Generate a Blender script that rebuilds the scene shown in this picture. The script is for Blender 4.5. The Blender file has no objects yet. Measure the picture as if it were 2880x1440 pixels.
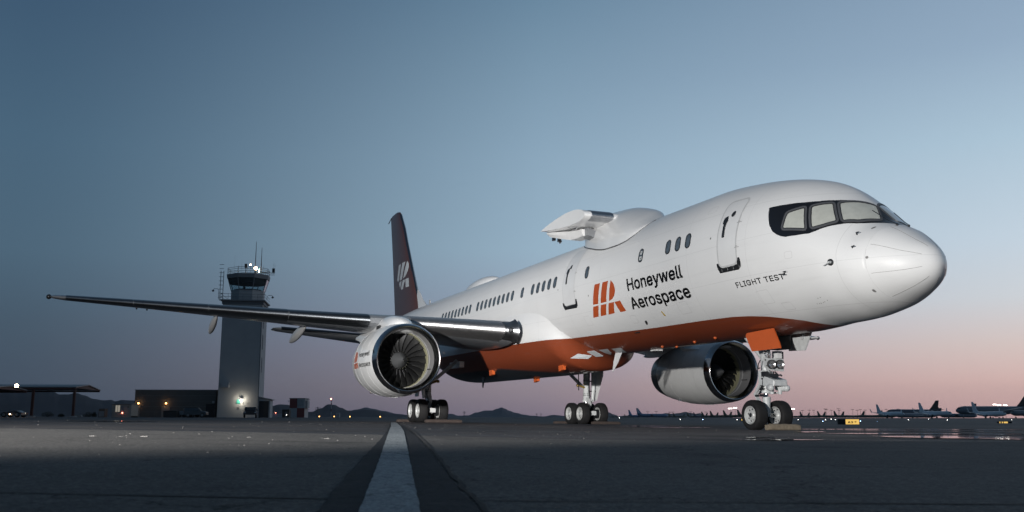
import bpy, bmesh, math, random, os
from math import sin, cos, pi, radians, sqrt, tanh, exp, atan2, hypot
from mathutils import Vector, Matrix
random.seed(7)
S = bpy.context.scene
COL = S.collection
# ------------------------------------------------------------------ camera, sky, light, exposure
YAW, PITCH, ROLL, FPX = -0.3676, 0.16907, 0.01513, 2683.6     # solved in the jet's own frame (x aft, y starboard, z up)
CAMX, CAMY, CAMZ = -15.2228, 14.9701, 0.1869
TILT = 0.013                                                   # the apron falls a little towards the right
def v3(*a): return Vector(a)
_rt = v3(sin(YAW), -cos(YAW), 0); _fh = v3(cos(YAW), sin(YAW), 0)
JET = (Matrix.Rotation(TILT, 4, 'Y') @
       Matrix(((_rt.x, _rt.y, 0, 0), (_fh.x, _fh.y, 0, 0), (0, 0, 1, 0), (0, 0, 0, 1))) @
       Matrix.Translation((-CAMX, -CAMY, 0)))                  # jet frame -> world
def W(x, y, z): return JET @ v3(x, y, z)
cam_d = bpy.data.cameras.new('camera'); cam = bpy.data.objects.new('camera', cam_d); COL.objects.link(cam)
_F = v3(cos(YAW)*cos(PITCH), sin(YAW)*cos(PITCH), sin(PITCH)); _U = _rt.cross(_F)
_r2 = _rt*cos(ROLL) + _U*sin(ROLL); _u2 = -_rt*sin(ROLL) + _U*cos(ROLL)
R3 = JET.to_3x3()
FW, RW, UW = R3 @ _F, R3 @ _r2, R3 @ _u2
CAM = W(CAMX, CAMY, CAMZ)
cam.matrix_world = Matrix(((RW.x, UW.x, -FW.x, CAM.x), (RW.y, UW.y, -FW.y, CAM.y), (RW.z, UW.z, -FW.z, CAM.z), (0, 0, 0, 1)))
cam_d.sensor_width = 36; cam_d.lens = FPX/2880*36
cam_d.clip_start = 0.05; cam_d.clip_end = 40000
cam_d.dof.use_dof = True; cam_d.dof.focus_distance = 27; cam_d.dof.aperture_fstop = 5.0
S.camera = cam
S.view_settings.view_transform = 'Standard'; S.view_settings.look = 'None'
S.view_settings.exposure = 0.0; S.view_settings.gamma = 1.0; S.view_settings.use_curve_mapping = False
S.render.engine = 'CYCLES'
S.cycles.use_denoising = True; S.cycles.max_bounces = 6; S.cycles.sample_clamp_indirect = 4.0

def lin(c):
    return tuple(((v/255)/12.92 if v/255 <= .04045 else ((v/255+.055)/1.055)**2.4) for v in c) + (1.0,)
def N(nt, typ, **kw):
    n = nt.nodes.new(typ)
    for k, v in kw.items():
        if k.startswith('i_'):
            key = k[2:]
            n.inputs[int(key) if key.isdigit() else key].default_value = v
        else: setattr(n, k, v)
    return n
def MATH(nt, op, a, b=None, c=None, clamp=False):
    n = nt.nodes.new('ShaderNodeMath'); n.operation = op; n.use_clamp = clamp
    for i, v in enumerate((a, b, c)):
        if v is None: continue
        if isinstance(v, (int, float)): n.inputs[i].default_value = v
        else: nt.links.new(v, n.inputs[i])
    return n.outputs[0]
def RAMP(nt, fac, stops, interp='LINEAR'):
    n = nt.nodes.new('ShaderNodeValToRGB'); cr = n.color_ramp; cr.interpolation = interp
    while len(cr.elements) < len(stops): cr.elements.new(.5)
    for e, (p, c) in zip(cr.elements, stops): e.position = p; e.color = c
    nt.links.new(fac, n.inputs[0]); return n.outputs[0]
def MIX(nt, fac, a, b):
    n = nt.nodes.new('ShaderNodeMix'); n.data_type = 'RGBA'
    for s, v in ((0, fac), (6, a), (7, b)):
        if isinstance(v, (int, float)): n.inputs[s].default_value = v
        elif isinstance(v, tuple): n.inputs[s].default_value = v
        else: nt.links.new(v, n.inputs[s])
    return n.outputs[2]
world = bpy.data.worlds.new('World'); S.world = world; world.use_nodes = True
nt = world.node_tree; nt.nodes.clear()
tc = N(nt, 'ShaderNodeTexCoord'); sep = N(nt, 'ShaderNodeSeparateXYZ'); nt.links.new(tc.outputs['Generated'], sep.inputs[0])
elev = MATH(nt, 'MULTIPLY', MATH(nt, 'ARCSINE', sep.outputs[2]), 180/pi/60)       # 1 = 60 degrees up
hz = MATH(nt, 'SQRT', MATH(nt, 'MAXIMUM', MATH(nt, 'SUBTRACT', 1.0, MATH(nt, 'MULTIPLY', sep.outputs[2], sep.outputs[2])), .0001))
SUNAZ = radians(62)                                                             # the sun has set off to the right
mm = MATH(nt, 'DIVIDE', MATH(nt, 'ADD', MATH(nt, 'MULTIPLY', sep.outputs[0], sin(SUNAZ)), MATH(nt, 'MULTIPLY', sep.outputs[1], cos(SUNAZ))), hz)
def st(l): return [(e/60, lin(c)) for e, c in l]
cl = RAMP(nt, elev, st([(0, (64, 75, 90)), (2, (70, 83, 98)), (5, (72, 90, 106)), (9, (78, 103, 122)), (15, (74, 102, 124)), (25, (58, 84, 110)), (40, (48, 66, 86)), (60, (40, 54, 68))]))
cc = RAMP(nt, elev, st([(0, (134, 121, 136)), (1.8, (160, 145, 153)), (4, (158, 154, 170)), (6.5, (154, 167, 186)), (10, (154, 180, 199)), (15.5, (142, 169, 190)), (25, (106, 136, 160)), (38, (72, 94, 114)), (60, (52, 68, 84))]))
cr_ = RAMP(nt, elev, st([(0, (214, 172, 168)), (2, (238, 200, 191)), (4, (230, 211, 204)), (6.5, (217, 221, 225)), (9.5, (204, 218, 230)), (15, (178, 202, 219)), (20, (152, 175, 198)), (26, (134, 157, 182)), (40, (92, 110, 130)), (60, (68, 84, 102))]))
f1 = MATH(nt, 'POWER', MATH(nt, 'DIVIDE', MATH(nt, 'SUBTRACT', mm, .0), .5, clamp=True), 1.45)
f2 = MATH(nt, 'DIVIDE', MATH(nt, 'SUBTRACT', mm, .5), .38, clamp=True)
skyc = MIX(nt, f2, MIX(nt, f1, cl, cc), cr_)
below = MATH(nt, 'GREATER_THAN', 0.0, sep.outputs[2])
bg = N(nt, 'ShaderNodeBackground'); nt.links.new(MIX(nt, below, skyc, lin((28, 34, 42))), bg.inputs[0]); bg.inputs[1].default_value = 1.0
wo = N(nt, 'ShaderNodeOutputWorld'); nt.links.new(bg.outputs[0], wo.inputs[0])

# the photographer's floodlight: low, off to the left behind the camera
def spot(name, loc, aim, power, half, blend, size, col):
    l = bpy.data.lights.new(name, 'SPOT'); l.energy = power; l.spot_size = radians(half*2); l.spot_blend = blend
    l.shadow_soft_size = size; l.color = col
    o = bpy.data.objects.new(name, l); COL.objects.link(o); o.location = loc
    o.rotation_euler = (Vector(aim)-Vector(loc)).to_track_quat('-Z', 'Y').to_euler(); return o
spot('floodlight', W(-18, 28, 3.1), W(12, 0, 6.8), 50000, 22, .5, .25, (1.0, .965, .92))

spot('floodlight', W(-36, 39.5, 3.3), W(33, 1.9, 4.2), 205000, 13, 1.0, .3, (1.0, .965, .92))

# ------------------------------------------------------------------ mesh helpers
class MB:
    def __init__(s): s.v = []; s.f = []; s.m = []
    def add(s, vs, fs, mi=0):
        o = len(s.v); s.v += [tuple(p) for p in vs]; s.f += [tuple(i+o for i in f) for f in fs]; s.m += [mi]*len(fs); return s
    def box(s, a, b, mi=0, M=None):
        vs = [v3(x, y, z) for x in (a[0], b[0]) for y in (a[1], b[1]) for z in (a[2], b[2])]
        if M: vs = [M @ p for p in vs]
        return s.add(vs, [(0, 1, 3, 2), (4, 6, 7, 5), (0, 4, 5, 1), (2, 3, 7, 6), (0, 2, 6, 4), (1, 5, 7, 3)], mi)
    def prism(s, poly, d, mi=0):                     # poly: list of 3D points, extruded by vector d
        n = len(poly); vs = [Vector(p) for p in poly] + [Vector(p)+Vector(d) for p in poly]
        return s.add(vs, [tuple(range(n))[::-1], tuple(range(n, 2*n))] + [(i, (i+1) % n, n+(i+1) % n, n+i) for i in range(n)], mi)
    def loft(s, rings, c0=True, c1=True, mi=0, closed=True):
        n = len(rings[0]); vs = [p for r in rings for p in r]; fs = []
        m = n if closed else n-1
        for i in range(len(rings)-1):
            for j in range(m): fs.append((i*n+j, i*n+(j+1) % n, (i+1)*n+(j+1) % n, (i+1)*n+j))
        if c0: fs.append(tuple(range(n))[::-1])
        if c1: fs.append(tuple(range((len(rings)-1)*n, len(rings)*n)))
        return s.add(vs, fs, mi)
    def tube(s, pts, r, n=8, mi=0):
        pts = [Vector(p) for p in pts]; rr = r if isinstance(r, (list, tuple)) else [r]*len(pts); rings = []
        for i, p in enumerate(pts):
            t = (pts[min(i+1, len(pts)-1)]-pts[max(i-1, 0)]).normalized()
            a = t.cross(v3(0, 0, 1) if abs(t.z) < .9 else v3(1, 0, 0)).normalized(); b = t.cross(a)
            rings.append([p+(a*cos(2*pi*k/n)+b*sin(2*pi*k/n))*rr[i] for k in range(n)])
        return s.loft(rings, mi=mi)
    def lathe(s, prof, c, axis='x', n=48, mi=0, c0=False, c1=False):   # prof: (along, radius)
        rings = []
        for a, r in prof:
            ring = []
            for k in range(n):
                u, w = r*cos(2*pi*k/n), r*sin(2*pi*k/n)
                ring.append({'x': (c[0]+a, c[1]+u, c[2]+w), 'y': (c[0]+u, c[1]+a, c[2]+w), 'z': (c[0]+u, c[1]+w, c[2]+a)}[axis])
            rings.append(ring)
        return s.loft(rings, c0, c1, mi)
    def sphere(s, c, r, n=12, mi=0):
        return s.lathe([(-cos(pi*i/n)*r, max(sin(pi*i/n), .001)*r) for i in range(n+1)], c, 'z', n*2, mi)
def mesh(name, mb, mats, smooth=35):
    me = bpy.data.meshes.new(name); me.from_pydata([tuple(p) for p in mb.v], [], mb.f)
    for m in (mats if isinstance(mats, (list, tuple)) else [mats]): me.materials.append(m)
    for p, i in zip(me.polygons, mb.m): p.material_index = i
    bm = bmesh.new(); bm.from_mesh(me); bmesh.ops.recalc_face_normals(bm, faces=bm.faces); bm.to_mesh(me); bm.free()
    if smooth:
        for p in me.polygons: p.use_smooth = True
        me.set_sharp_from_angle(angle=radians(smooth))
    me.update(); return me
def obj(name, mb, mats, parent=None, smooth=35, **props):
    me = mb if isinstance(mb, bpy.types.Mesh) else mesh(name, mb, mats, smooth)
    o = bpy.data.objects.new(name, me); COL.objects.link(o)
    if parent: o.parent = parent
    for k, v in props.items(): o[k] = v
    return o
def thing(name, label, cat, loc=(0, 0, 0), rz=0, group=None):
    o = bpy.data.objects.new(name, None); COL.objects.link(o); o.location = loc; o.rotation_euler = (0, 0, rz)
    o.empty_display_size = .3; o['label'] = label; o['category'] = cat
    if group: o['group'] = group
    return o
def tag(o, label, cat, group=None):
    o['label'] = label; o['category'] = cat
    if group: o['group'] = group
    return o
def copy_tree(o, parent=None):
    c = o.copy(); COL.objects.link(c)
    if parent: c.parent = parent
    for ch in list(o.children): copy_tree(ch, c)
    return c

# ------------------------------------------------------------------ materials
def mat(name, col, rough=.5, metal=0, coat=0, emit=None, es=0, spec=.5, noise=0, nscale=3, bump=0, bscale=40, trans=0, rnoise=0):
    m = bpy.data.materials.new(name); m.use_nodes = True; nt = m.node_tree; b = nt.nodes['Principled BSDF']
    c = col if len(col) == 4 else (*col, 1)
    b.inputs['Base Color'].default_value = c; b.inputs['Roughness'].default_value = rough; b.inputs['Metallic'].default_value = metal
    b.inputs['Coat Weight'].default_value = coat; b.inputs['Coat Roughness'].default_value = .06
    b.inputs['Specular IOR Level'].default_value = spec; b.inputs['Transmission Weight'].default_value = trans
    if emit: b.inputs['Emission Color'].default_value = (*emit, 1); b.inputs['Emission Strength'].default_value = es
    if noise or bump or rnoise:
        t = N(nt, 'ShaderNodeTexCoord')
    if noise or rnoise:
        n = N(nt, 'ShaderNodeTexNoise'); n.inputs['Scale'].default_value = nscale; n.inputs['Detail'].default_value = 5; n.inputs['Roughness'].default_value = .65
        nt.links.new(t.outputs['Object'], n.inputs[0])
        if noise:
            d = tuple(max(0, v*(1-noise)) for v in c[:3])+(1,); e = tuple(min(1, v*(1+noise*.6)) for v in c[:3])+(1,)
            nt.links.new(RAMP(nt, n.outputs[0], [(.3, d), (.7, e)]), b.inputs['Base Color'])
        if rnoise:
            nt.links.new(MATH(nt, 'ADD', rough-rnoise*.5, MATH(nt, 'MULTIPLY', n.outputs[0], rnoise)), b.inputs['Roughness'])
    if bump:
        n2 = N(nt, 'ShaderNodeTexNoise'); n2.inputs['Scale'].default_value = bscale; n2.inputs['Detail'].default_value = 4
        nt.links.new(t.outputs['Object'], n2.inputs[0]); bp = N(nt, 'ShaderNodeBump'); bp.inputs['Strength'].default_value = bump; bp.inputs['Distance'].default_value = .02
        nt.links.new(n2.outputs[0], bp.inputs['Height']); nt.links.new(bp.outputs[0], b.inputs['Normal'])
    return m
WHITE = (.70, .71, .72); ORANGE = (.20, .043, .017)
M = {}
M['white'] = mat('white_gloss_paint', WHITE, .28, coat=.6, noise=.04, nscale=1.5)
M['fairing_grey'] = mat('fairing_grey_paint', (.36, .365, .37), .35, coat=.3, noise=.08)
M['white_flat'] = mat('white_satin_paint', (.66, .67, .68), .4, noise=.06, nscale=4)
M['grey_paint'] = mat('grey_gear_paint', (.52, .54, .55), .38, noise=.15, nscale=9)
M['wing_grey'] = mat('wing_grey_paint', (.17, .18, .195), .3, coat=.3, noise=.1, nscale=2)
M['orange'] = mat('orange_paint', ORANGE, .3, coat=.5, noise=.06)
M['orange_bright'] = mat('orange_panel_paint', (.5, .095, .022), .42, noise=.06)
M['black_paint'] = mat('black_paint', (.008, .009, .012), .35, coat=.3)
M['black_text'] = mat('black_lettering', (.01, .01, .011), .4)
M['chrome'] = mat('polished_metal', (.62, .62, .63), .13, metal=1, noise=.05, nscale=5, rnoise=.08)
M['brushed'] = mat('brushed_metal', (.42, .43, .45), .36, metal=1, noise=.2, nscale=6, rnoise=.14)
M['slat'] = mat('dull_slat_metal', (.2, .215, .235), .34, metal=1, noise=.15, nscale=5)
M['steel'] = mat('bright_steel', (.6, .6, .6), .2, metal=1)
M['dark'] = mat('dark_cavity', (.012, .013, .015), .7)
M['darkmetal'] = mat('dark_metal', (.05, .053, .058), .38, metal=.7)
M['blade'] = mat('fan_blade_metal', (.04, .041, .043), .36, metal=.7, noise=.1)
M['spinner'] = mat('spinner_paint', (.06, .063, .067), .35, coat=.3)
M['liner'] = mat('inlet_liner', (.22, .22, .225), .42, metal=.2, noise=.08, nscale=5)
M['abrade'] = mat('fan_case_liner', (.22, .215, .14), .6)
M['rubber'] = mat('tyre_rubber', (.013, .013, .014), .75, noise=.3, nscale=8, spec=.25)
M['rim'] = mat('wheel_rim_paint', (.42, .43, .43), .35, noise=.1, nscale=12)
M['seal'] = mat('window_seal', (.018, .02, .023), .5)
M['frame'] = mat('window_frame_grey', (.075, .078, .086), .42, noise=.1, nscale=20)
M['pane'] = mat('cabin_pane', (.085, .105, .125), .12, coat=.5, noise=.35, nscale=9)
M['cpane'] = mat('cockpit_shade_behind_glass', (.46, .475, .44), .3, coat=1.0, noise=.1, nscale=5)
M['glasslamp'] = mat('lamp_glass', (.75, .76, .78), .22, metal=.9)
M['wood'] = mat('chock_wood', (.20, .165, .12), .85, noise=.35, nscale=14, bump=.6, bscale=30)
M['logo_white'] = mat('logo_white', (.50, .53, .56), .4)
M['yellow'] = mat('yellow_paint', (.45, .3, .03), .5)

# fuselage paint: white above, orange belly below a line that sweeps down towards the nose
def livery(name, panel=True):
    m = bpy.data.materials.new(name); m.use_nodes = True; nt = m.node_tree; b = nt.nodes['Principled BSDF']
    t = N(nt, 'ShaderNodeTexCoord'); s = N(nt, 'ShaderNodeSeparateXYZ'); nt.links.new(t.outputs['Object'], s.inputs[0])
    x, y, z = s.outputs
    xf = MATH(nt, 'DIVIDE', x, 40.0, clamp=True)
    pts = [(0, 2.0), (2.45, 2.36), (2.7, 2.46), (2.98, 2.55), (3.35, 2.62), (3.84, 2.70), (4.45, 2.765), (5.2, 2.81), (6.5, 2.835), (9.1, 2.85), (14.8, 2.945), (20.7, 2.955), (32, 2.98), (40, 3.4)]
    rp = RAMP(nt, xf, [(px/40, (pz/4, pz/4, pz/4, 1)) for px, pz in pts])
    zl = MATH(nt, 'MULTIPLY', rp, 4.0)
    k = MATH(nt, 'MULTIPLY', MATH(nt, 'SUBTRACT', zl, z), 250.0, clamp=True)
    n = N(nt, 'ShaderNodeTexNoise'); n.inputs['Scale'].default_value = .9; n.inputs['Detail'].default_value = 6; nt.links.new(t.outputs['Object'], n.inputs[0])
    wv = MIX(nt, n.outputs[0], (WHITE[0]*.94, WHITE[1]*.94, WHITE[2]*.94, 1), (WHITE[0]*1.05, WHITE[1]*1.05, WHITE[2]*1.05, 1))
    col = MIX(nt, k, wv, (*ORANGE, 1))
    # skin joints: real shallow seams between the panels, and streaks of grime running aft along the belly
    def seam(v, period, ph, w):
        fr = MATH(nt, 'FRACT', MATH(nt, 'ADD', MATH(nt, 'DIVIDE', v, period), ph))
        return MATH(nt, 'LESS_THAN', MATH(nt, 'ABSOLUTE', MATH(nt, 'SUBTRACT', fr, .5)), w/period)
    sm = MATH(nt, 'MAXIMUM', seam(x, 2.54, .1, .006), seam(z, .87, .35, .005))
    col = MIX(nt, MATH(nt, 'MULTIPLY', sm, .16), col, (.1, .1, .1, 1))
    mp = N(nt, 'ShaderNodeMapping'); mp.inputs['Scale'].default_value = (.25, 2.5, 5); nt.links.new(t.outputs['Object'], mp.inputs[0])
    n3 = N(nt, 'ShaderNodeTexNoise'); n3.inputs['Scale'].default_value = 1.6; n3.inputs['Detail'].default_value = 6; nt.links.new(mp.outputs[0], n3.inputs[0])
    gr = MATH(nt, 'MULTIPLY', MATH(nt, 'SUBTRACT', n3.outputs[0], .55, clamp=True), .22)
    col = MIX(nt, gr, col, (.09, .085, .08, 1))
    if not panel:                                   # body fairing blends softly into a dark slate tone towards the keel
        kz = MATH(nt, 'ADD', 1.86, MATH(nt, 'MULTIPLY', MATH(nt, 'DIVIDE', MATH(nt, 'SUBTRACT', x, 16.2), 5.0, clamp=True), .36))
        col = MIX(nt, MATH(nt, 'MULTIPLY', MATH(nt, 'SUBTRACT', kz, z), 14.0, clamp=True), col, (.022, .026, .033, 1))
    nt.links.new(col, b.inputs['Base Color'])
    b.inputs['Roughness'].default_value = .42; b.inputs['Specular IOR Level'].default_value = .3; b.inputs['Coat Weight'].default_value = .3; b.inputs['Coat Roughness'].default_value = .03
    n4 = N(nt, 'ShaderNodeTexNoise'); n4.inputs['Scale'].default_value = 2.2; n4.inputs['Detail'].default_value = 2; nt.links.new(t.outputs['Object'], n4.inputs[0])
    bp = N(nt, 'ShaderNodeBump'); bp.inputs['Strength'].default_value = .07; bp.inputs['Distance'].default_value = .02
    nt.links.new(MATH(nt, 'SUBTRACT', n4.outputs[0], MATH(nt, 'MULTIPLY', sm, .15)), bp.inputs['Height']); nt.links.new(bp.outputs[0], b.inputs['Normal'])
    return m
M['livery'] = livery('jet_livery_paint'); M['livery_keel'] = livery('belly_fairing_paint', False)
# ------------------------------------------------------------------ the jet: fuselage surface
XN = [0.0, 0.12, 0.4, 0.8, 1.3, 1.63, 2.0, 2.4, 2.9, 3.5, 4.2, 5.2, 6.5, 8.0]
ZT = [3.463, 3.796, 4.03, 4.321, 4.587, 4.929, 5.241, 5.539, 5.788, 5.985, 6.139, 6.282, 6.379, 6.375]
ZB = [3.463, 3.178, 2.976, 2.801, 2.636, 2.565, 2.504, 2.473, 2.451, 2.4, 2.364, 2.363, 2.387, 2.39]
WD = [0.0, 0.301, 0.624, 0.934, 1.22, 1.349, 1.478, 1.583, 1.686, 1.768, 1.834, 1.865, 1.88, 1.88]
AX = [0, 28.0, 30.5, 33, 36, 39, 42, 44.5, 46.3, 46.9]
AT = [6.375, 6.375, 6.375, 6.375, 6.37, 6.34, 6.25, 6.12, 5.98, 5.85]
AB = [2.39, 2.39, 2.44, 2.68, 3.17, 3.80, 4.47, 5.0, 5.36, 5.5]
AW = [1.88, 1.88, 1.87, 1.80, 1.62, 1.32, .92, .56, .30, .16]
def pch(x, xs, ys, rt=True):
    t = [sqrt(a) for a in xs] if rt else xs; T = sqrt(max(x, 0)) if rt else x; n = len(t)
    h = [t[i+1]-t[i] for i in range(n-1)]; d = [(ys[i+1]-ys[i])/h[i] for i in range(n-1)]
    m = [0]*n; m[0] = d[0] if rt else 0
    for i in range(1, n-1):
        if d[i-1]*d[i] > 0:
            w1 = 2*h[i]+h[i-1]; w2 = h[i]+2*h[i-1]; m[i] = (w1+w2)/(w1/d[i-1]+w2/d[i])
    if not rt: m[-1] = d[-1]
    k = 0
    while k < n-2 and T > t[k+1]: k += 1
    s = (T-t[k])/h[k]
    return (2*s**3-3*s*s+1)*ys[k]+(s**3-2*s*s+s)*h[k]*m[k]+(-2*s**3+3*s*s)*ys[k+1]+(s**3-s*s)*h[k]*m[k+1]
def sm(a, b, x):
    t = min(max((x-a)/(b-a), 0), 1); return t*t*(3-2*t)
def sec(x):                                     # crown z, keel z, half width, z of widest point, exponent of the upper lobe
    t = x+.5
    if t < 8: zt, zb, w = pch(t, XN, ZT), pch(t, XN, ZB), pch(t, XN, WD)
    else: zt, zb, w = (pch(x, AX, a, False) for a in (AT, AB, AW))
    zw = zb+(zt-zb)*(.5+.031*min(max(t/5, 0), 1))
    return zt, zb, w, zw, 2-.35*sm(.9, 1.5, t)*(1-sm(2.2, 3.8, t))
def surf(x, th, side=1):
    zt, zb, w, zw, n = sec(x); c, s = cos(th), sin(th)
    if s >= 0: y = w*(abs(c)**(2/n))*(1 if c >= 0 else -1); z = zw+(zt-zw)*s**(2/n)
    else: y = w*c; z = zw+(zw-zb)*s
    return v3(x, y*side, z)
def theta(x, z):
    zt, zb, w, zw, n = sec(x)
    if z >= zw: return math.asin(min(((z-zw)/(zt-zw)), 1)**(n/2))
    return -math.asin(min((zw-z)/(zw-zb), 1))
def thy(x, y):                                  # theta on the upper lobe from y
    zt, zb, w, zw, n = sec(x); return math.acos(min(abs(y)/w, 1)**(n/2)*(1 if y >= 0 else -1))
def snorm(x, th, side=1):
    e = .004; a = surf(x+e, th, side)-surf(x-e, th, side); b = surf(x, th+e, side)-surf(x, th-e, side)
    n = a.cross(b).normalized(); zt, zb, w, zw, _ = sec(x)
    if n.dot(surf(x, th, side)-v3(x+ (0 if x > 1 else .8), 0, zw)) < 0: n = -n
    return n
def tri2d(polys, dx, dz, skip=None):
    """flat polygons (or a flat mesh) cut on a grid so that they can follow the curved skin"""
    bm = bmesh.new()
    if isinstance(polys, bpy.types.Mesh): bm.from_mesh(polys)
    else:
        for p in polys: bm.faces.new([bm.verts.new((a, b, 0)) for a, b in p])
    bmesh.ops.triangulate(bm, faces=bm.faces)
    xs = [v.co.x for v in bm.verts]; ys = [v.co.y for v in bm.verts]
    for lo, hi, st_, ax in ((min(xs), max(xs), dx, 0), (min(ys), max(ys), dz, 1)):
        k = math.ceil(lo/st_)
        while k*st_ < hi:
            co = [0, 0, 0]; co[ax] = k*st_; no = [0, 0, 0]; no[ax] = 1
            bmesh.ops.bisect_plane(bm, geom=bm.verts[:]+bm.edges[:]+bm.faces[:], plane_co=co, plane_no=no, dist=1e-5); k += 1
    return bm
def skin(name, polys, off, m, parent, mode='xz', side=1, dx=.2, dz=.08, edge=0, fn=None, **kw):
    bm = tri2d(polys, dx, dz); bmesh.ops.recalc_face_normals(bm, faces=bm.faces)
    if edge:
        r = bmesh.ops.extrude_face_region(bm, geom=bm.faces[:])
        for g in r['geom']:
            if isinstance(g, bmesh.types.BMVert): g.co.z = 1
    for v in bm.verts:
        x, b, h = v.co
        o = off if (not edge or h > .5) else off-edge
        if fn: v.co = fn(x, b, o); continue
        th = theta(x, b) if mode == 'xz' else b
        v.co = surf(x, th, side)+snorm(x, th, side)*o
    bmesh.ops.recalc_face_normals(bm, faces=bm.faces)
    me = bpy.data.meshes.new(name); bm.to_mesh(me); bm.free(); me.materials.append(m)
    for p in me.polygons: p.use_smooth = True
    me.set_sharp_from_angle(angle=radians(40))
    # face outward
    if not edge and len(me.polygons):
        p = max(me.polygons, key=lambda q: q.area); c = p.center
        if fn is None:
            zw = sec(c.x)[3]
            if p.normal.dot(Vector((0 if c.x > 1 else c.x-1, c.y, c.z-zw))) < 0: me.flip_normals()
    o = bpy.data.objects.new(name, me); COL.objects.link(o); o.parent = parent
    for k, v in kw.items(): o[k] = v
    return o
def rrect(cx, cz, w, h, r, n=5, shear=0):
    out = []
    for (sx, sz, a0) in ((1, 1, 0), (-1, 1, 90), (-1, -1, 180), (1, -1, 270)):
        for k in range(n+1):
            a = radians(a0+90*k/n); z = sz*(h/2-r)+r*sin(a)
            out.append((cx+sx*(w/2-r)+r*cos(a)+shear*z, cz+z))
    return out
def ring_polys(outer, inner):
    n = len(outer); return [[outer[i], outer[(i+1) % n], inner[(i+1) % n], inner[i]] for i in range(n)]

jet = thing('passenger_jet', 'large white and orange twin engine jet with a stub pylon on its roof', 'airplane')
jet.matrix_world = JET
NT = 112
def rings(xs): return [[surf(x, 2*pi*k/NT) for k in range(NT)] for x in xs]
xs = [.45+i*.07 for i in range(55)]+[4.4+i*.3 for i in range(14)]+[8.6+i*1.0 for i in range(20)]+[28.6+i*.6 for i in range(30)]+[46.5, 46.9]
fus = obj('fuselage', MB().loft(rings(xs)), M['livery'], jet, 60)
xr = [-.5+.95*(i/26)**2 for i in range(27)]; xr[0] = -.4995
rad = obj('radome', MB().loft(rings(xr)), M['livery'], jet, 60, label='white rounded nose cone')
# radome joint and lightning strips
def strip(pts, wd, off, m, parent, name, **kw):   # ribbon on the skin from (x, theta) points
    mb = MB(); L = []
    P = []
    for i in range(len(pts)-1):
        (x0, t0), (x1, t1) = pts[i], pts[i+1]
        for k in range(8): P.append((x0+(x1-x0)*k/8, t0+(t1-t0)*k/8))
    P.append(pts[-1])
    for i, (x, t) in enumerate(P):
        p = surf(x, t); q = surf(*P[min(i+1, len(P)-1)])-surf(*P[max(i-1, 0)]); n = snorm(x, t); s_ = q.cross(n).normalized()
        L.append([p+s_*wd/2+n*.0015, p+s_*wd/2+n*off, p-s_*wd/2+n*off, p-s_*wd/2+n*.0015])
    mb.loft(L, closed=True); return obj(name, mb, m, parent, 30, **kw)
M['strip'] = mat('lightning_strip', (.16, .16, .16), .5)
M['door_line0'] = mat('faint_joint', (.5, .5, .51), .5)
M['seamgrey'] = mat('seam_sealant', (.42, .43, .44), .5)
for k in range(8):
    th0 = radians(24+45*k)
    strip([(.40, th0), (.1, th0), (-.15, th0), (-.36, th0)], .005, .005, M['strip'], rad, 'lightning_strip')
mbs = MB()
L = []
for k in range(97):
    t = 2*pi*k/96; p = surf(.45, t); n = snorm(.45, t)
    L.append([p+n*.0002+v3(-.002, 0, 0), p+n*.001+v3(-.002, 0, 0), p+n*.001+v3(.002, 0, 0), p+n*.0002+v3(.002, 0, 0)])
obj('radome_joint', MB().loft(L), M['door_line0'], rad)

# cabin windows, starboard and port
wins = [0, 1, 2, 5, 12, 17, 18, 19, 20, 21, 23] + list(range(25, 34)) + list(range(35, 44))
for side in (1, -1):
    for i in wins:
        x = 6.04+.508*i
        o = skin('cabin_window', ring_polys(rrect(x, 4.852, .262, .40, .118), rrect(x, 4.852, .20, .335, .09)), .009, M['seal'], jet, side=side, dx=.5, dz=.07, edge=.012)
        skin('pane', [rrect(x, 4.852, .21, .345, .095)], .004, M['pane'], o, side=side, dx=.5, dz=.07)
        if i == 5 and side == 1:      # an instrument plate is fitted in this one
            skin('instrument_plate', [rrect(x, 4.93, .12, .10, .01)], .007, M['grey_paint'], o, dx=.5, dz=.07); skin('instrument_plate', [rrect(x, 4.77, .14, .11, .01)], .007, M['grey_paint'], o, dx=.5, dz=.07)
            skin('instrument_knob', [rrect(x+.02, 4.94, .04, .03, .01)], .010, M['seal'], o, dx=.5, dz=.07); skin('instrument_knob', [rrect(x-.02, 4.76, .04, .04, .015)], .010, M['seal'], o, dx=.5, dz=.07)
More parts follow.
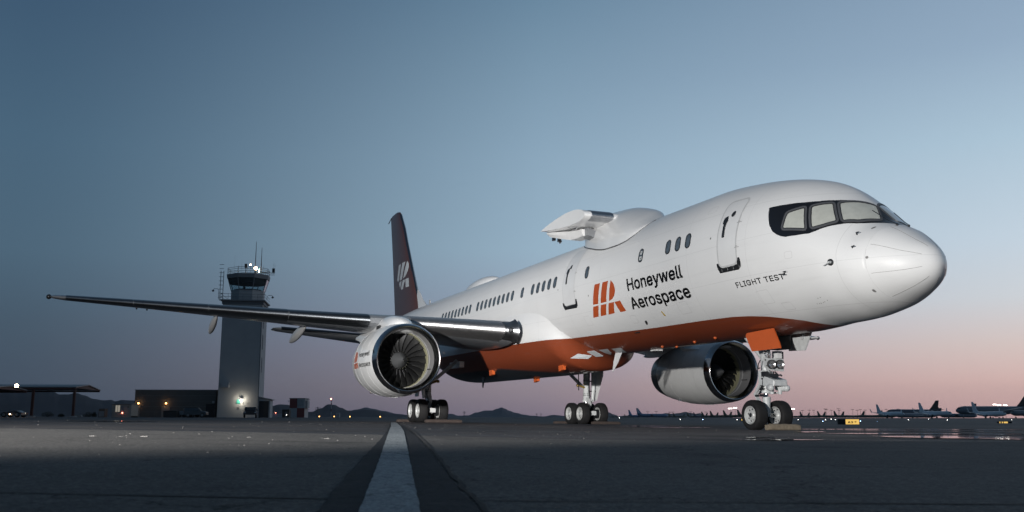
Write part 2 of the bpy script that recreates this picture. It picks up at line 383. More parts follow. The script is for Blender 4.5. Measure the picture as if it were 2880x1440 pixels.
# doors
def door(x0, x1, z0, z1, hx, wx, sill, lw):
    cx, cz, w, h = (x0+x1)/2, (z0+z1)/2, x1-x0, z1-z0
    d = skin('passenger_door', [rrect(cx, cz, w, h, .16)], .005, M['white'], jet, dz=.06)
    skin('door_outline', ring_polys(rrect(cx, cz, w+lw, h+lw, .16+lw/2), rrect(cx, cz, w-lw, h-lw, .16-lw/2)), .008, M['door_line'], d, dz=.06)
    skin('door_handle', [[(hx-.06, 5.20), (hx+.06, 5.17), (hx+.085, 5.05), (hx+.03, 4.98), (hx+.02, 4.66), (hx-.07, 4.66), (hx-.055, 4.95), (hx-.10, 5.08)]], .02, M['darkmetal'], d, dz=.06, edge=.018)
    skin('door_window', [rrect(wx, 5.23, .15, .15, .072)], .009, M['seal'], d, dz=.06)
    s = [(x1+.10, z0+.10), (x1+.08, z0-.02), (x1+.02, z0-.13), (x0-.0, z0-.14), (x0-.10, z0-.08), (x0-.12, z0+.03), (x0-.10, z0+.14), (x0-.02, z0+.14), (x0+.04, z0-.01), (x1-.12, z0-.02), (x1, z0+.12)]
    sp = skin('sill_plate', [s], .006, M['darkmetal'] if sill else M['black_paint'], d, dz=.06)
    if sill:
        for k in range(4): skin('sill_joint', [[(x0-.05+k*.24, z0-.11), (x0-.04+k*.24, z0-.11), (x0-.04+k*.24, z0-.04), (x0-.05+k*.24, z0-.04)]], .009, M['seamgrey'], sp)
    for zz in (4.95, 4.33):
        skin('hinge_mark', [[(x0-.12, zz), (x0+.06, zz), (x0+.06, zz+.008), (x0-.12, zz+.008)], [(x0-.06, zz+.03), (x0+.02, zz+.03), (x0+.02, zz+.038), (x0-.06, zz+.038)]], .010, M['strip'], d)
M['door_line'] = mat('door_outline_grey', (.50, .51, .52), .45)
door(3.90, 4.66, 3.94, 5.62, 4.45, 4.22, True, .045)
door(13.04, 13.95, 3.95, 5.84, 13.70, 13.57, False, .022)

# cockpit: black mask, three framed windows a side
def th(x, y): return thy(x, y)
maskp = [(3.0, 1.51), (2.86, 1.64), (2.79, 1.67), (2.67, 1.69), (2.53, 1.68), (2.4, 1.665), (2.26, 1.64), (1.70, 1.44), (1.48, 1.28), (1.34, 1.15), (1.18, 1.01), (1.0, .77), (.82, .5), (.66, .25), (.50, 0.0), (1.21, 0.0), (1.28, .1), (1.40, .25), (1.56, .5), (1.68, .68), (1.9, .93), (2.19, 1.15), (2.6, 1.36)]
panes = [[(1.53, .69), (1.12, .06), (.80, .06), (1.0, .53), (1.19, .90)],
         [(1.63, .80), (1.95, 1.12), (1.67, 1.36), (1.46, 1.18), (1.29, 1.01)],
         [(2.08, 1.2), (2.40, 1.45), (2.37, 1.6), (1.82, 1.44)]]
def zof(x, z): return theta(x, z)
panez = [[(1.54, 5.03), (1.15, 4.945), (.825, 4.575), (1.0, 4.555), (1.19, 4.56)],
         [(1.64, 5.03), (1.95, 4.99), (1.68, 4.46), (1.5, 4.50), (1.30, 4.565)],
         [(2.09, 4.985), (2.40, 4.90), (2.37, 4.545), (1.83, 4.45)]]
maskz = [(3.0, 5.15), (2.93, 4.98), (2.86, 4.82), (2.79, 4.68), (2.67, 4.52), (2.53, 4.42), (2.4, 4.36), (2.26, 4.32), (1.98, 4.315), (1.70, 4.315), (1.58, 4.35), (1.48, 4.395), (1.34, 4.44), (1.18, 4.465), (.98, 4.465), (.82, 4.465), (.66, 4.455), (.53, 4.43)]
maskz = [(x, theta(x, z)) for x, z in maskz]+[(.50, pi/2), (.85, pi/2), (1.16, pi/2)]+[(1.22, thy(1.22, .08)), (1.39, theta(1.39, 5.10)), (1.53, theta(1.53, 5.125)), (1.68, theta(1.68, 5.135)), (1.93, theta(1.93, 5.14)), (2.19, theta(2.19, 5.15)), (2.6, theta(2.6, 5.16))]
def inset(poly, d, sy=1.4):     # offset a convex polygon in metres (theta scaled)
    P = [(a, b*sy) for a, b in poly]; n = len(P); cx = sum(p[0] for p in P)/n; cy = sum(p[1] for p in P)/n; out = []
    for i in range(n):
        p0, p1, p2 = P[i-1], P[i], P[(i+1) % n]
        def nrm(a, b):
            dx, dy = b[0]-a[0], b[1]-a[1]; l = hypot(dx, dy); nx, ny = dy/l, -dx/l
            if nx*(cx-a[0])+ny*(cy-a[1]) < 0: nx, ny = -nx, -ny
            return nx, ny
        a, b = nrm(p0, p1), nrm(p1, p2); k = 1+a[0]*b[0]+a[1]*b[1]
        out.append((p1[0]+(a[0]+b[0])/k*d, (p1[1]+(a[1]+b[1])/k*d)/sy))
    return out
def roundc(poly, r=.04, n=3):
    out = []; m = len(poly)
    for i in range(m):
        p0, p1, p2 = (Vector(q) for q in (poly[i-1], poly[i], poly[(i+1) % m]))
        a = p1+(p0-p1).normalized()*min(r, (p0-p1).length*.4); b = p1+(p2-p1).normalized()*min(r, (p2-p1).length*.4)
        for k in range(n+1):
            t = k/n; q = a*(1-t)**2+p1*2*t*(1-t)+b*t*t; out.append((q.x, q.y))
    return out
for side in (1, -1):
    mk = skin('cockpit_mask', [maskz], .004, M['black_paint'], jet, 'th', side, dx=.12, dz=.06)
    for pz in panez:
        g = roundc([(x, theta(x, z)) for x, z in pz], .035)
        o1, o2 = inset(g, -.062), inset(g, -.018)
        fr = skin('cockpit_window', ring_polys(o1, o2), .016, M['frame'], jet, 'th', side, dx=.12, dz=.06, edge=.013)
        skin('seal', ring_polys(o2, inset(g, .004)), .012, M['seal'], fr, 'th', side, dx=.12, dz=.06)
        skin('pane', [g], .008, M['cpane'], fr, 'th', side, dx=.15, dz=.08)
        if side == 1:
            mbr = MB()
            c = (sum(p[0] for p in g)/len(g), sum(p[1] for p in g)/len(g))
            for k in range(0, len(g), 3):
                q = g[k]; x, t = q[0]+(c[0]-q[0])*.17, q[1]+(c[1]-q[1])*.17
                p = surf(x, t, side)+snorm(x, t, side)*.009
                mbr.sphere(p, .008, 4)
            obj('fastener', mbr, M['seamgrey'], fr, kind='stuff')
for side in (1, -1):
    obj('wiper', MB().tube([surf(.42, thy(.42, .16), side)+v3(-.01, 0, .03), surf(.62, thy(.62, .22), side)+v3(-.03, 0, .05), surf(1.02, thy(1.02, .30), side)+v3(-.04, 0, .05)], .009, 6).sphere(surf(.42, thy(.42, .16), side)+v3(0, 0, .02), .03, 5), M['black_paint'], jet)
# lettering
FD = bpy.utils.system_resource('DATAFILES', path='fonts')
try: FONT = bpy.data.fonts.load(os.path.join(FD, 'Inter.woff2'))
except Exception: FONT = None
def textmesh(body, x0, z0, width, height, bold=0.0, spacing=1.0, flip=True, shear=0):
    """flat text mesh in (x, z): starts at x0 and runs to x0 - width (towards the nose); height = cap height"""
    c = bpy.data.curves.new('t', 'FONT'); c.body = body; c.resolution_u = 3; c.space_character = spacing
    if FONT: c.font = FONT
    o = bpy.data.objects.new('t', c); me = bpy.data.meshes.new_from_object(o); bpy.data.objects.remove(o)
    xs = [v.co.x for v in me.vertices]; lo, hi = min(xs), max(xs); cap = .727
    sh = [(0, 0)]
    if bold: sh = [(q*bold, r*bold) for q in (-1, -.33, .33, 1) for r in (-1, 0, 1)]
    vs = []; fs = []
    for k, (sx, sy) in enumerate(sh):                    # heavier strokes: the same letters laid side by side
        n = len(vs)
        for v in me.vertices:
            a = (v.co.x+sx*height/width*3-lo)/(hi-lo)*width; b = (v.co.y+sy*.55)/cap*height
            vs.append((x0-a*(1 if flip else -1)+shear*b, z0+b, 0))
        fs += [tuple(i+n for i in p.vertices) for p in me.polygons]
    m2 = bpy.data.meshes.new('t'); m2.from_pydata(vs, [], fs); return m2
skin('wordmark', textmesh('Honeywell', 9.42, 3.94, 3.03, .47, .034), .004, M['black_text'], jet, dx=.4, dz=.06)
skin('wordmark', textmesh('Aerospace', 9.50, 3.418, 3.22, .445, .034), .004, M['black_text'], jet, dx=.4, dz=.06)
skin('lettering', textmesh('FLIGHT TEST', 4.21, 3.405, 1.72, .168, .034, 1.06), .004, M['black_text'], jet, dx=.4, dz=.06)
LOGO = [[(11.52, 4.38), (11.14, 4.38), (11.48, 3.78), (11.85, 3.78)], [(10.96, 4.38), (10.59, 4.38), (10.92, 3.78), (11.31, 3.78)],
        [(10.42, 4.38), (10.28, 4.28), (10.21, 4.16), (10.22, 4.03), (10.32, 3.91), (10.5, 3.82), (10.74, 3.78)],
        [(11.88, 3.725), (11.50, 3.725), (11.77, 3.41), (12.15, 3.41)], [(11.34, 3.725), (10.96, 3.725), (11.24, 3.41), (11.62, 3.41)],
        [(10.81, 3.725), (10.45, 3.725), (10.69, 3.41), (11.08, 3.41)], [(10.42, 3.725), (10.06, 3.725), (9.93, 3.41), (10.30, 3.41)]]
M['logo_orange'] = mat('logo_orange', (.42, .075, .018), .4)
skin('emblem', LOGO, .004, M['logo_orange'], jet, dx=.4, dz=.06)
# small fittings on the skin
def bump_on(name, x, z, r, h, m, side=1, parent=jet):
    t = theta(x, z); p = surf(x, t, side); n = snorm(x, t, side); return obj(name, MB().tube([p-n*.01, p+n*h*.7, p+n*h], [r, r, r*.6], 12), m, parent)
t_ = theta(1.15, 3.6); p_ = surf(1.15, t_); n_ = snorm(1.15, t_)
av = bump_on('angle_vane', 1.15, 3.6, .075, .018, M['darkmetal'])
obj('vane_cone', MB().tube([p_, p_+n_*.10], [.035, .02], 10).tube([p_+n_*.08, p_+n_*.10+v3(.16, 0, -.05)], [.018, .006], 8), M['grey_paint'], av)
for (x, z, dx_, dz_) in ((.78, 4.17, .10, -.02), (.71, 3.86, .11, .004)):
    t = theta(x, z); p = surf(x, t); n = snorm(x, t)
    obj('pitot_probe', MB().tube([p, p+n*.06, p+n*.07+v3(-.09, 0, 0)], [.014, .014, .009], 8), M['black_paint'], jet)
p = surf(2.44, theta(2.44, 3.52)); n = snorm(2.44, theta(2.44, 3.52))
obj('ice_probe', MB().tube([p, p+n*.08, p+n*.10+v3(-.12, 0, .0)], [.02, .018, .008], 8).tube([p+v3(-.05, .01, .02), p+v3(-.05, .08, .02), p+v3(-.16, .09, .02)], .01, 6), M['black_paint'], jet)
for x, z in ((4.97, 4.73), (12.04, 4.09), (14.35, 4.55), (.42, 3.62), (.62, 4.32), (.55, 2.95)):
    skin('static_port', [rrect(x, z, .05, .055, .02)], .003, M['strip'], jet)
skin('drain_port', [rrect(9.22, 3.01, .13, .11, .05, shear=-.6)], .004, M['black_paint'], jet)
skin('caution_mark', [[(8.10, 3.22), (8.04, 3.22), (7.99, 3.09), (8.06, 3.09)]], .003, M['yellow'], jet)
for x, z in ((1.9, 2.92), (1.82, 2.93), (2.05, 2.82), (1.98, 2.82), (1.93, 2.82), (1.85, 2.83), (1.8, 2.84), (1.7, 2.86)):
    skin('rivet', [rrect(x, z, .018, .018, .008)], .003, M['strip'], jet)
for x in (10.3, 9.6, 7.2): pass
obj('access_handle', MB().tube([surf(10.3, theta(10.3, 2.80))+v3(0, .01, 0), surf(10.0, theta(10.0, 2.80))+v3(0, .012, 0)], .02, 6), M['darkmetal'], jet)

for x, z, w, h in ((9.75, 3.15, .34, .22), (6.9, 3.2, .5, .3), (3.4, 3.1, .42, .3), (12.6, 3.35, .4, .3), (2.2, 3.9, .22, .16), (11.9, 5.35, .3, .2), (5.3, 5.55, .34, .18), (15.2, 4.5, .3, .22), (2.9, 2.85, .3, .16)):
    skin('access_panel', ring_polys(rrect(x, z, w, h, .04), rrect(x, z, w-.014, h-.014, .035)), .0025, M['door_line0'], jet, dz=.08)
# roof fairing with the stub pylon (test rig) on its starboard side
def crown(x, y):
    zt, zb, w, zw, n = sec(x); return zw+(zt-zw)*(max(1-(abs(y)/w)**n, 0))**(1/n)
HX = [9.2, 9.4, 9.7, 10.05, 10.6, 11.3, 12.0, 12.7, 13.3, 13.8, 14.1, 14.25]
HS = [1.02, 1.30, 1.48, 1.56, 1.59, 1.585, 1.52, 1.40, 1.27, 1.12, .98, .86]
HP = [.90, .62, .38, .20, .06, .0, .0, .05, .12, .2, .28, .34]
HT = [6.07, 6.13, 6.25, 6.42, 6.62, 6.81, 6.91, 6.97, 6.97, 6.92, 6.82, 6.70]
def hx(x, a): return pch(x, HX, a, False)
hr = []; br = []
hxs = [9.2+(14.25-9.2)*(i/36) for i in range(37)]
for x in hxs:
    ys, yp, zt_ = hx(x, HS), hx(x, HP), hx(x, HT)
    A, B = v3(x, ys, crown(x, ys)-.02), v3(x, yp, crown(x, yp)-.05); mid = (A+B)/2; T = v3(x, (ys+yp)/2+.02, zt_)
    r = []
    for k in range(25):
        a = pi*k/24; c, s = cos(a), sin(a)
        c2 = (abs(c)**.82)*(1 if c > 0 else -1); s2 = s**.82
        r.append(mid+(A-mid)*c2+(T-mid)*s2)
    hr.append(r)
hump = obj('roof_fairing', MB().loft(hr+[[p+(v3(14.1, .62, 6.3)-p)*.25+v3(.06, 0, 0) for p in hr[-1]], [p+(v3(14.1, .62, 6.25)-p)*.9+v3(.02, 0, 0) for p in hr[-1]]], closed=True), M['white'], jet, 70)
L = []
for x in [9.14]+hxs:
    ys = hx(max(x, 9.2), HS)+.012; z = crown(x, ys); n = snorm(x, thy(x, ys))
    p = v3(x, ys, z); s_ = n.cross(v3(1, 0, 0)).normalized()
    L.append([p-s_*.022-n*.004, p-s_*.022+n*.010, p+s_*.022+n*.010, p+s_*.022-n*.004])
obj('fairing_seal', MB().loft(L), M['black_paint'], hump, 60)
def airfoil(n=16, tc=.12, camber=.02, nose=1.0):
    pts = []
    for i in range(n+1):
        b = pi*i/n; x = (1+cos(b))/2
        t = tc/.2*(.2969*sqrt(x)*nose-.126*x-.3516*x*x+.2843*x**3-.1015*x**4); pts.append((x, t+camber*4*x*(1-x)))
    for i in range(1, n):
        b = pi*i/n; x = (1-cos(b))/2
        t = tc/.2*(.2969*sqrt(x)*nose-.126*x-.3516*x*x+.2843*x**3-.1015*x**4); pts.append((x, -t+camber*4*x*(1-x)))
    return pts
def afring(Y, xle, zle, ch, zte, tc, camber=.02, n=16, sel=None):
    pts = airfoil(n, tc, camber); 
    if sel: pts = [p for p in pts if sel(p)]
    return [v3(xle+a*ch, Y, zle+(zte-zle)*a+b*ch) for a, b in pts]
stub = obj('stub_pylon', MB().loft([afring(Y, 11.42, 6.60, 3.55, 6.66, .132, .012, 22) for Y in (1.0, 1.4, 1.8, 2.0, 2.28)]), M['white'], jet, 30)
# dark leading edge sleeve between two white cuffs, hinge fittings below
sl = [[v3(p.x+(-.012), p.y, p.z+(.008 if p.z > 6.6 else -.008)) for p in afring(Y, 11.42, 6.60, 3.55, 6.66, .132, .012, 22, lambda q: q[0] < .09)] for Y in (1.26, 2.03)]
obj('leading_edge_sleeve', MB().loft([s + [p+v3(.03, 0, 0) for p in s[::-1]] for s in sl]), M['brushed'], stub, 40)
for Y in (1.55, 1.72, 1.9): obj('fitting', MB().prism([(12.75, Y-.02, 6.44), (12.95, Y-.02, 6.44), (12.85, Y-.02, 6.37)], (0, .05, 0)), M['steel'], stub)
for Y in (1.45, 1.6, 1.77, 1.86, 2.0, 2.1):
    obj('rivet_row', MB().box((12.3, Y, 6.415), (13.3, Y+.008, 6.43)), M['seamgrey'], stub)
pod = MB().loft([[v3(x, y0, z0), v3(x, y1, z0), v3(x, y1, z1), v3(x, y1-.06, z2), v3(x, y0+.06, z2), v3(x, y0, z1)] for x, y0, y1, z0, z1, z2 in
    ((12.66, 1.32, 1.80, 6.37, 6.30, 6.16), (13.1, 1.30, 1.81, 6.40, 6.28, 6.14), (13.6, 1.30, 1.83, 6.46, 6.30, 6.16), (14.3, 1.34, 1.90, 6.56, 6.44, 6.32), (14.95, 1.42, 1.97, 6.66, 6.58, 6.48), (15.15, 1.5, 1.98, 6.68, 6.64, 6.58))])
pd = obj('pylon_tray', pod, M['white_flat'], stub, 25)
obj('cable_connector', MB().box((14.5, 1.7, 6.26), (14.62, 1.8, 6.38)).box((14.75, 1.8, 6.34), (14.9, 1.88, 6.46)).tube([(14.55, 1.72, 6.3), (14.48, 1.76, 6.22), (14.3, 1.8, 6.24)], .035, 8), M['black_paint'], pd)
obj('tray_bracket', MB().prism([(12.5, 1.25, 6.06), (13.0, 1.25, 6.06), (13.0, 1.72, 6.18), (12.5, 1.66, 6.16)], (0, 0, .24)), M['wing_grey'], stub)
# aft antenna fairing on the roof
L = []
for i in range(25):
    x = 25.2+4.4*i/24; u = (x-25.2)/4.4; h = .44*sin(pi*min(u**.75, 1))**.6 if 0 < u < 1 else 0; w = .05+.48*sin(pi*min(max(u, .02), .98))**.5
    L.append([v3(x, w*cos(pi*k/16), crown(x, w*cos(pi*k/16))-.03+(h+.001)*sin(pi*k/16)**.7) for k in range(17)])
obj('antenna_fairing', MB().loft(L), M['white'], jet, 60)
obj('blade_antenna', MB().prism([(36.2, -.02, 6.35), (36.6, -.02, 6.35), (36.55, -.02, 6.75), (36.4, -.02, 6.75)], (0, .04, 0)), M['seamgrey'], jet)
# wing to body fairing: a smooth skin swelling out of the fuselage below a curved upper edge
ZE = ([13.5, 14.71, 15.06, 15.42, 15.91, 16.53, 17.33, 18.5, 26.0, 29.0, 32.4], [2.5, 2.96, 3.24, 3.57, 3.80, 3.96, 4.06, 4.12, 4.12, 3.9, 2.7])
def fair(x, t):
    p = surf(x, t); n = snorm(x, t); ze = pch(x, *ZE, False)
    ab = sm(13.5, 15.2, x)*(1-sm(27.5, 32.4, x)); sd = sm(15.0, 18.5, x)*(1-sm(27, 31.5, x))
    down = max(-sin(t), 0); side_ = 1-down
    amp = .47*ab*sm(.35, 1.0, down)+(.12*ab+.24*sd)*sm(-.6, .5, side_)*(1-.5*sm(.35, 1, down))
    o = amp*sm(0, .75, ze-p.z)-.02*(1-sm(-.05, .1, ze-p.z))*2
    q = p+n*o; k = sm(.5, 1.0, down)*ab
    r = v3(q.x, q.y*(1+.12*k), q.z)
    B = sm(14.6, 17.5, x)*(1-sm(26.0, 31.0, x))
    if B > 0 and sin(t) < 0:                        # squarer, flat bottomed section amidships
        zw = sec(x)[3]; kz = surf(x, -pi/2).z-.47; co, si = cos(t), -sin(t); e = 2/3.4
        bx_ = v3(x, 2.12*abs(co)**e*(1 if co > 0 else -1), zw-(zw-kz)*si**e)
        r = r.lerp(bx_, .25*B*sm(.05, .45, si))
    return r
NF = 96
L = [[fair(13.5+18.9*i/75, -pi-.9+(pi+1.8)*k/NF) for k in range(NF+1)] for i in range(76)]
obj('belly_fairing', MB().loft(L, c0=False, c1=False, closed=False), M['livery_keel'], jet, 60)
# white markings under the belly
def acos_(y, x): return math.acos(min(max(y/sec(x)[2], -1), 1))
def belly_fn(x, y, o):
    t = -acos_(y, x); p = surf(x, t)+snorm(x, t)*o; q = fair(x, t); q = v3(q.x, q.y, q.z-o*1.3)
    return q if (x > 13.5 and q.z < p.z) else p
for q in ([(12.83, .62), (12.17, .62), (12.61, .17), (13.08, .22)], [(13.69, .66), (13.05, .65), (13.36, .34), (13.8, .15)]):
    skin('belly_mark', [q], .012, M['logo_white'], jet, dx=.15, dz=.1, fn=belly_fn)
for q in ([(14.95, 1.12, 2.31), (14.67, .97, 2.45), (14.36, .59, 2.38), (14.55, .63, 2.29)], [(14.33, .79, 2.51), (13.97, .68, 2.53), (14.11, .27, 2.37), (14.3, .46, 2.35)]):
    obj('belly_mark', MB().prism([v3(*p)+v3(-.006, .012, -.03) for p in q], (0, -.003, .01)), M['logo_white'], jet, 0)
def keelz(x): return sec(x)[1] if x < 13.6 else fair(x, -pi/2).z
obj('blade_antenna', MB().prism([(13.3, .2, 2.44), (12.85, .2, 2.44), (13.15, .2, 2.1), (13.55, .2, 1.78), (13.45, .2, 2.15)], (0, .025, 0)), M['white_flat'], jet)
for x, y, z, c in ((22.35, 1.32, 2.13, 'orange_bright'), (21.4, -.30, keelz(21.4)+.03, 'orange_bright'), (15.95, 1.0, 2.07, 'orange_bright')):
    obj('drain_mast', MB().prism([(x-.22, y-.06, z+.05), (x+.2, y-.06, z+.05), (x+.14, y-.06, z-.19), (x-.2, y-.06, z-.14)], (0, .12, 0)), M[c], jet)
for x, y in ((10.1, .3), (8.2, .35), (7.0, .45), (9.6, .1)):
    z = -acos_(y, x); p = surf(x, z); obj('belly_beacon', MB().sphere(p, .05, 6), M['orange_bright'], jet)
obj('belly_blade', MB().prism([(24.3, .9, 2.05), (24.7, .9, 2.05), (24.62, .9, 1.55), (24.56, .9, 1.5)], (0, .03, 0)), M['darkmetal'], jet)
obj('red_flag_tube', MB().tube([(21.6, -2.3, 2.3), (21.62, -2.32, 1.7), (21.66, -2.34, 1.42)], .022, 6), M['rubber'], jet)
obj('tow_placard', MB().box((10.8, -.12, keelz(10.8)-.05), (11.15, .12, keelz(10.8)-.01)), M['white_flat'], jet)

# wings
TIPY = 18.55
ST = [(2.2, 17.06, 3.35, 8.4, 3.32, .122), (4.3, 18.16, 3.52, 7.4, 3.56, .115), (6.5, 19.3, 3.68, 6.35, 3.80, .108), (9.5, 20.93, 3.91, 5.2, 4.05, .104), (12.5, 22.6, 4.15, 4.15, 4.34, .102), (15.5, 24.28, 4.40, 3.0, 4.58, .10), (18.0, 25.7, 4.61, 2.05, 4.76, .10), (18.4, 25.98, 4.65, 1.75, 4.79, .08), (18.55, 26.4, 4.68, 1.2, 4.79, .03)]
def stat(Y):
    for a, b in zip(ST, ST[1:]):
        if a[0] <= Y <= b[0]:
            t = (Y-a[0])/(b[0]-a[0]); return [p+(q-p)*t for p, q in zip(a, b)]
def wing(s):
    w = obj('wing', MB().loft([[v3(p.x, p.y*s, p.z) for p in afring(*r, camber=.004)] for r in ST]), M['wing_grey'], jet, 30)
    # leading edge slats: metal shells wrapped round the nose of the wing
    def slat(y0, y1, m, name='leading_edge_slat', cut=.13, off=.024, lab=None):
        rr = []; lim = min(cut, .75/stat(y0)[3])
        for Y in [y0+(y1-y0)*k/4 for k in range(5)]:
            r = stat(Y); c = r[3]
            base = [p for p in airfoil(26, r[5], .004) if p[0] < lim]
            up = []
            for a, b in base:
                sg = 1 if b > 0 else -1
                p = v3(r[1]+a*c-off*(1-a/lim), Y*s, r[2]+(r[4]-r[2])*a+b*c+sg*off*.6); up.append(p)
            rr.append(up+[v3(p.x+.03, p.y, r[2]+(p.z-r[2])*.8) for p in up[::-1]])
        o = obj(name, MB().loft(rr), m, w, 40)
        if lab: o['label'] = lab
    slat(2.66, 5.75, M['chrome_slat'], lab='bright polished inboard leading edge')
    for a, b in ((7.15, 9.9), (9.93, 12.7), (12.73, 15.4), (15.43, 17.9)): slat(a, b, M['slat'])
    # landing light glove at the root, flared where it meets the body fairing
    rr = []
    for Y, k in ((2.205, 1.42), (2.26, 1.26), (2.34, 1.12), (2.44, 1.05), (2.64, 1.03)):
        r = stat(Y); c = r[3]
        base = [p for p in airfoil(26, r[5], .004) if p[0] < .085]
        up = [v3(r[1]+a*c-.045+.03*(k-1), Y*s, r[2]+b*c*k*1.03) for a, b in base]
        rr.append(up+[v3(p.x+.05, p.y, r[2]+(p.z-r[2])*.8) for p in up[::-1]])
    g = obj('landing_light_panel', MB().loft(rr), M['brushed'], w, 40)
    r = stat(2.47); c = v3(r[1]-.052, 2.47*s, r[2]+.0)
    obj('landing_light', MB().lathe([(-.02, .001), (-.016, .075), (.0, .10), (.05, .11)], c, 'x', 20), M['seal'], g)
    for dy, dz in ((-.04, 0), (.04, .005)):
        obj('lamp_lens', MB().lathe([(-.035, .001), (-.03, .024), (-.01, .034)], c+v3(0, dy, dz), 'x', 12), M['glasslamp'], g)
    # flap track fairings
    for Y, L_, x0 in ((8.9, 4.6, 23.3), (12.3, 4.2, 24.0)):
        r = stat(Y); rr = []
        for k in range(21):
            u = k/20; x = x0+L_*u; q = max(sin(pi*u)**.62, .03) if 0 < u < 1 else .03
            zc = r[2]-.10-.36*u; hh = .25*q; ww = .125*q
            rr.append([v3(x, Y*s+ww*cos(2*pi*j/14), zc+hh*sin(2*pi*j/14)*(1.0 if sin(2*pi*j/14) < 0 else .9)) for j in range(14)])
        obj('flap_track_fairing', MB().loft(rr), M['fairing_grey'], w, 50)
    obj('wingtip_light', MB().sphere((26.3, TIPY*s, 4.67), .10, 6), M['darkmetal'], w)
    for Y in (14.9, 15.3):
        r = stat(Y); obj('aileron_hinge', MB().box((r[1]+r[3]*.8, Y*s-.03, r[4]-.14), (r[1]+r[3]*.95, Y*s+.03, r[4]-.02)), M['darkmetal'], w)
    return w
M['chrome_slat'] = mat('polished_slat_metal', (.50, .50, .51), .44, metal=1, noise=.12, nscale=7, rnoise=.12)
wing(1); wing(-1)

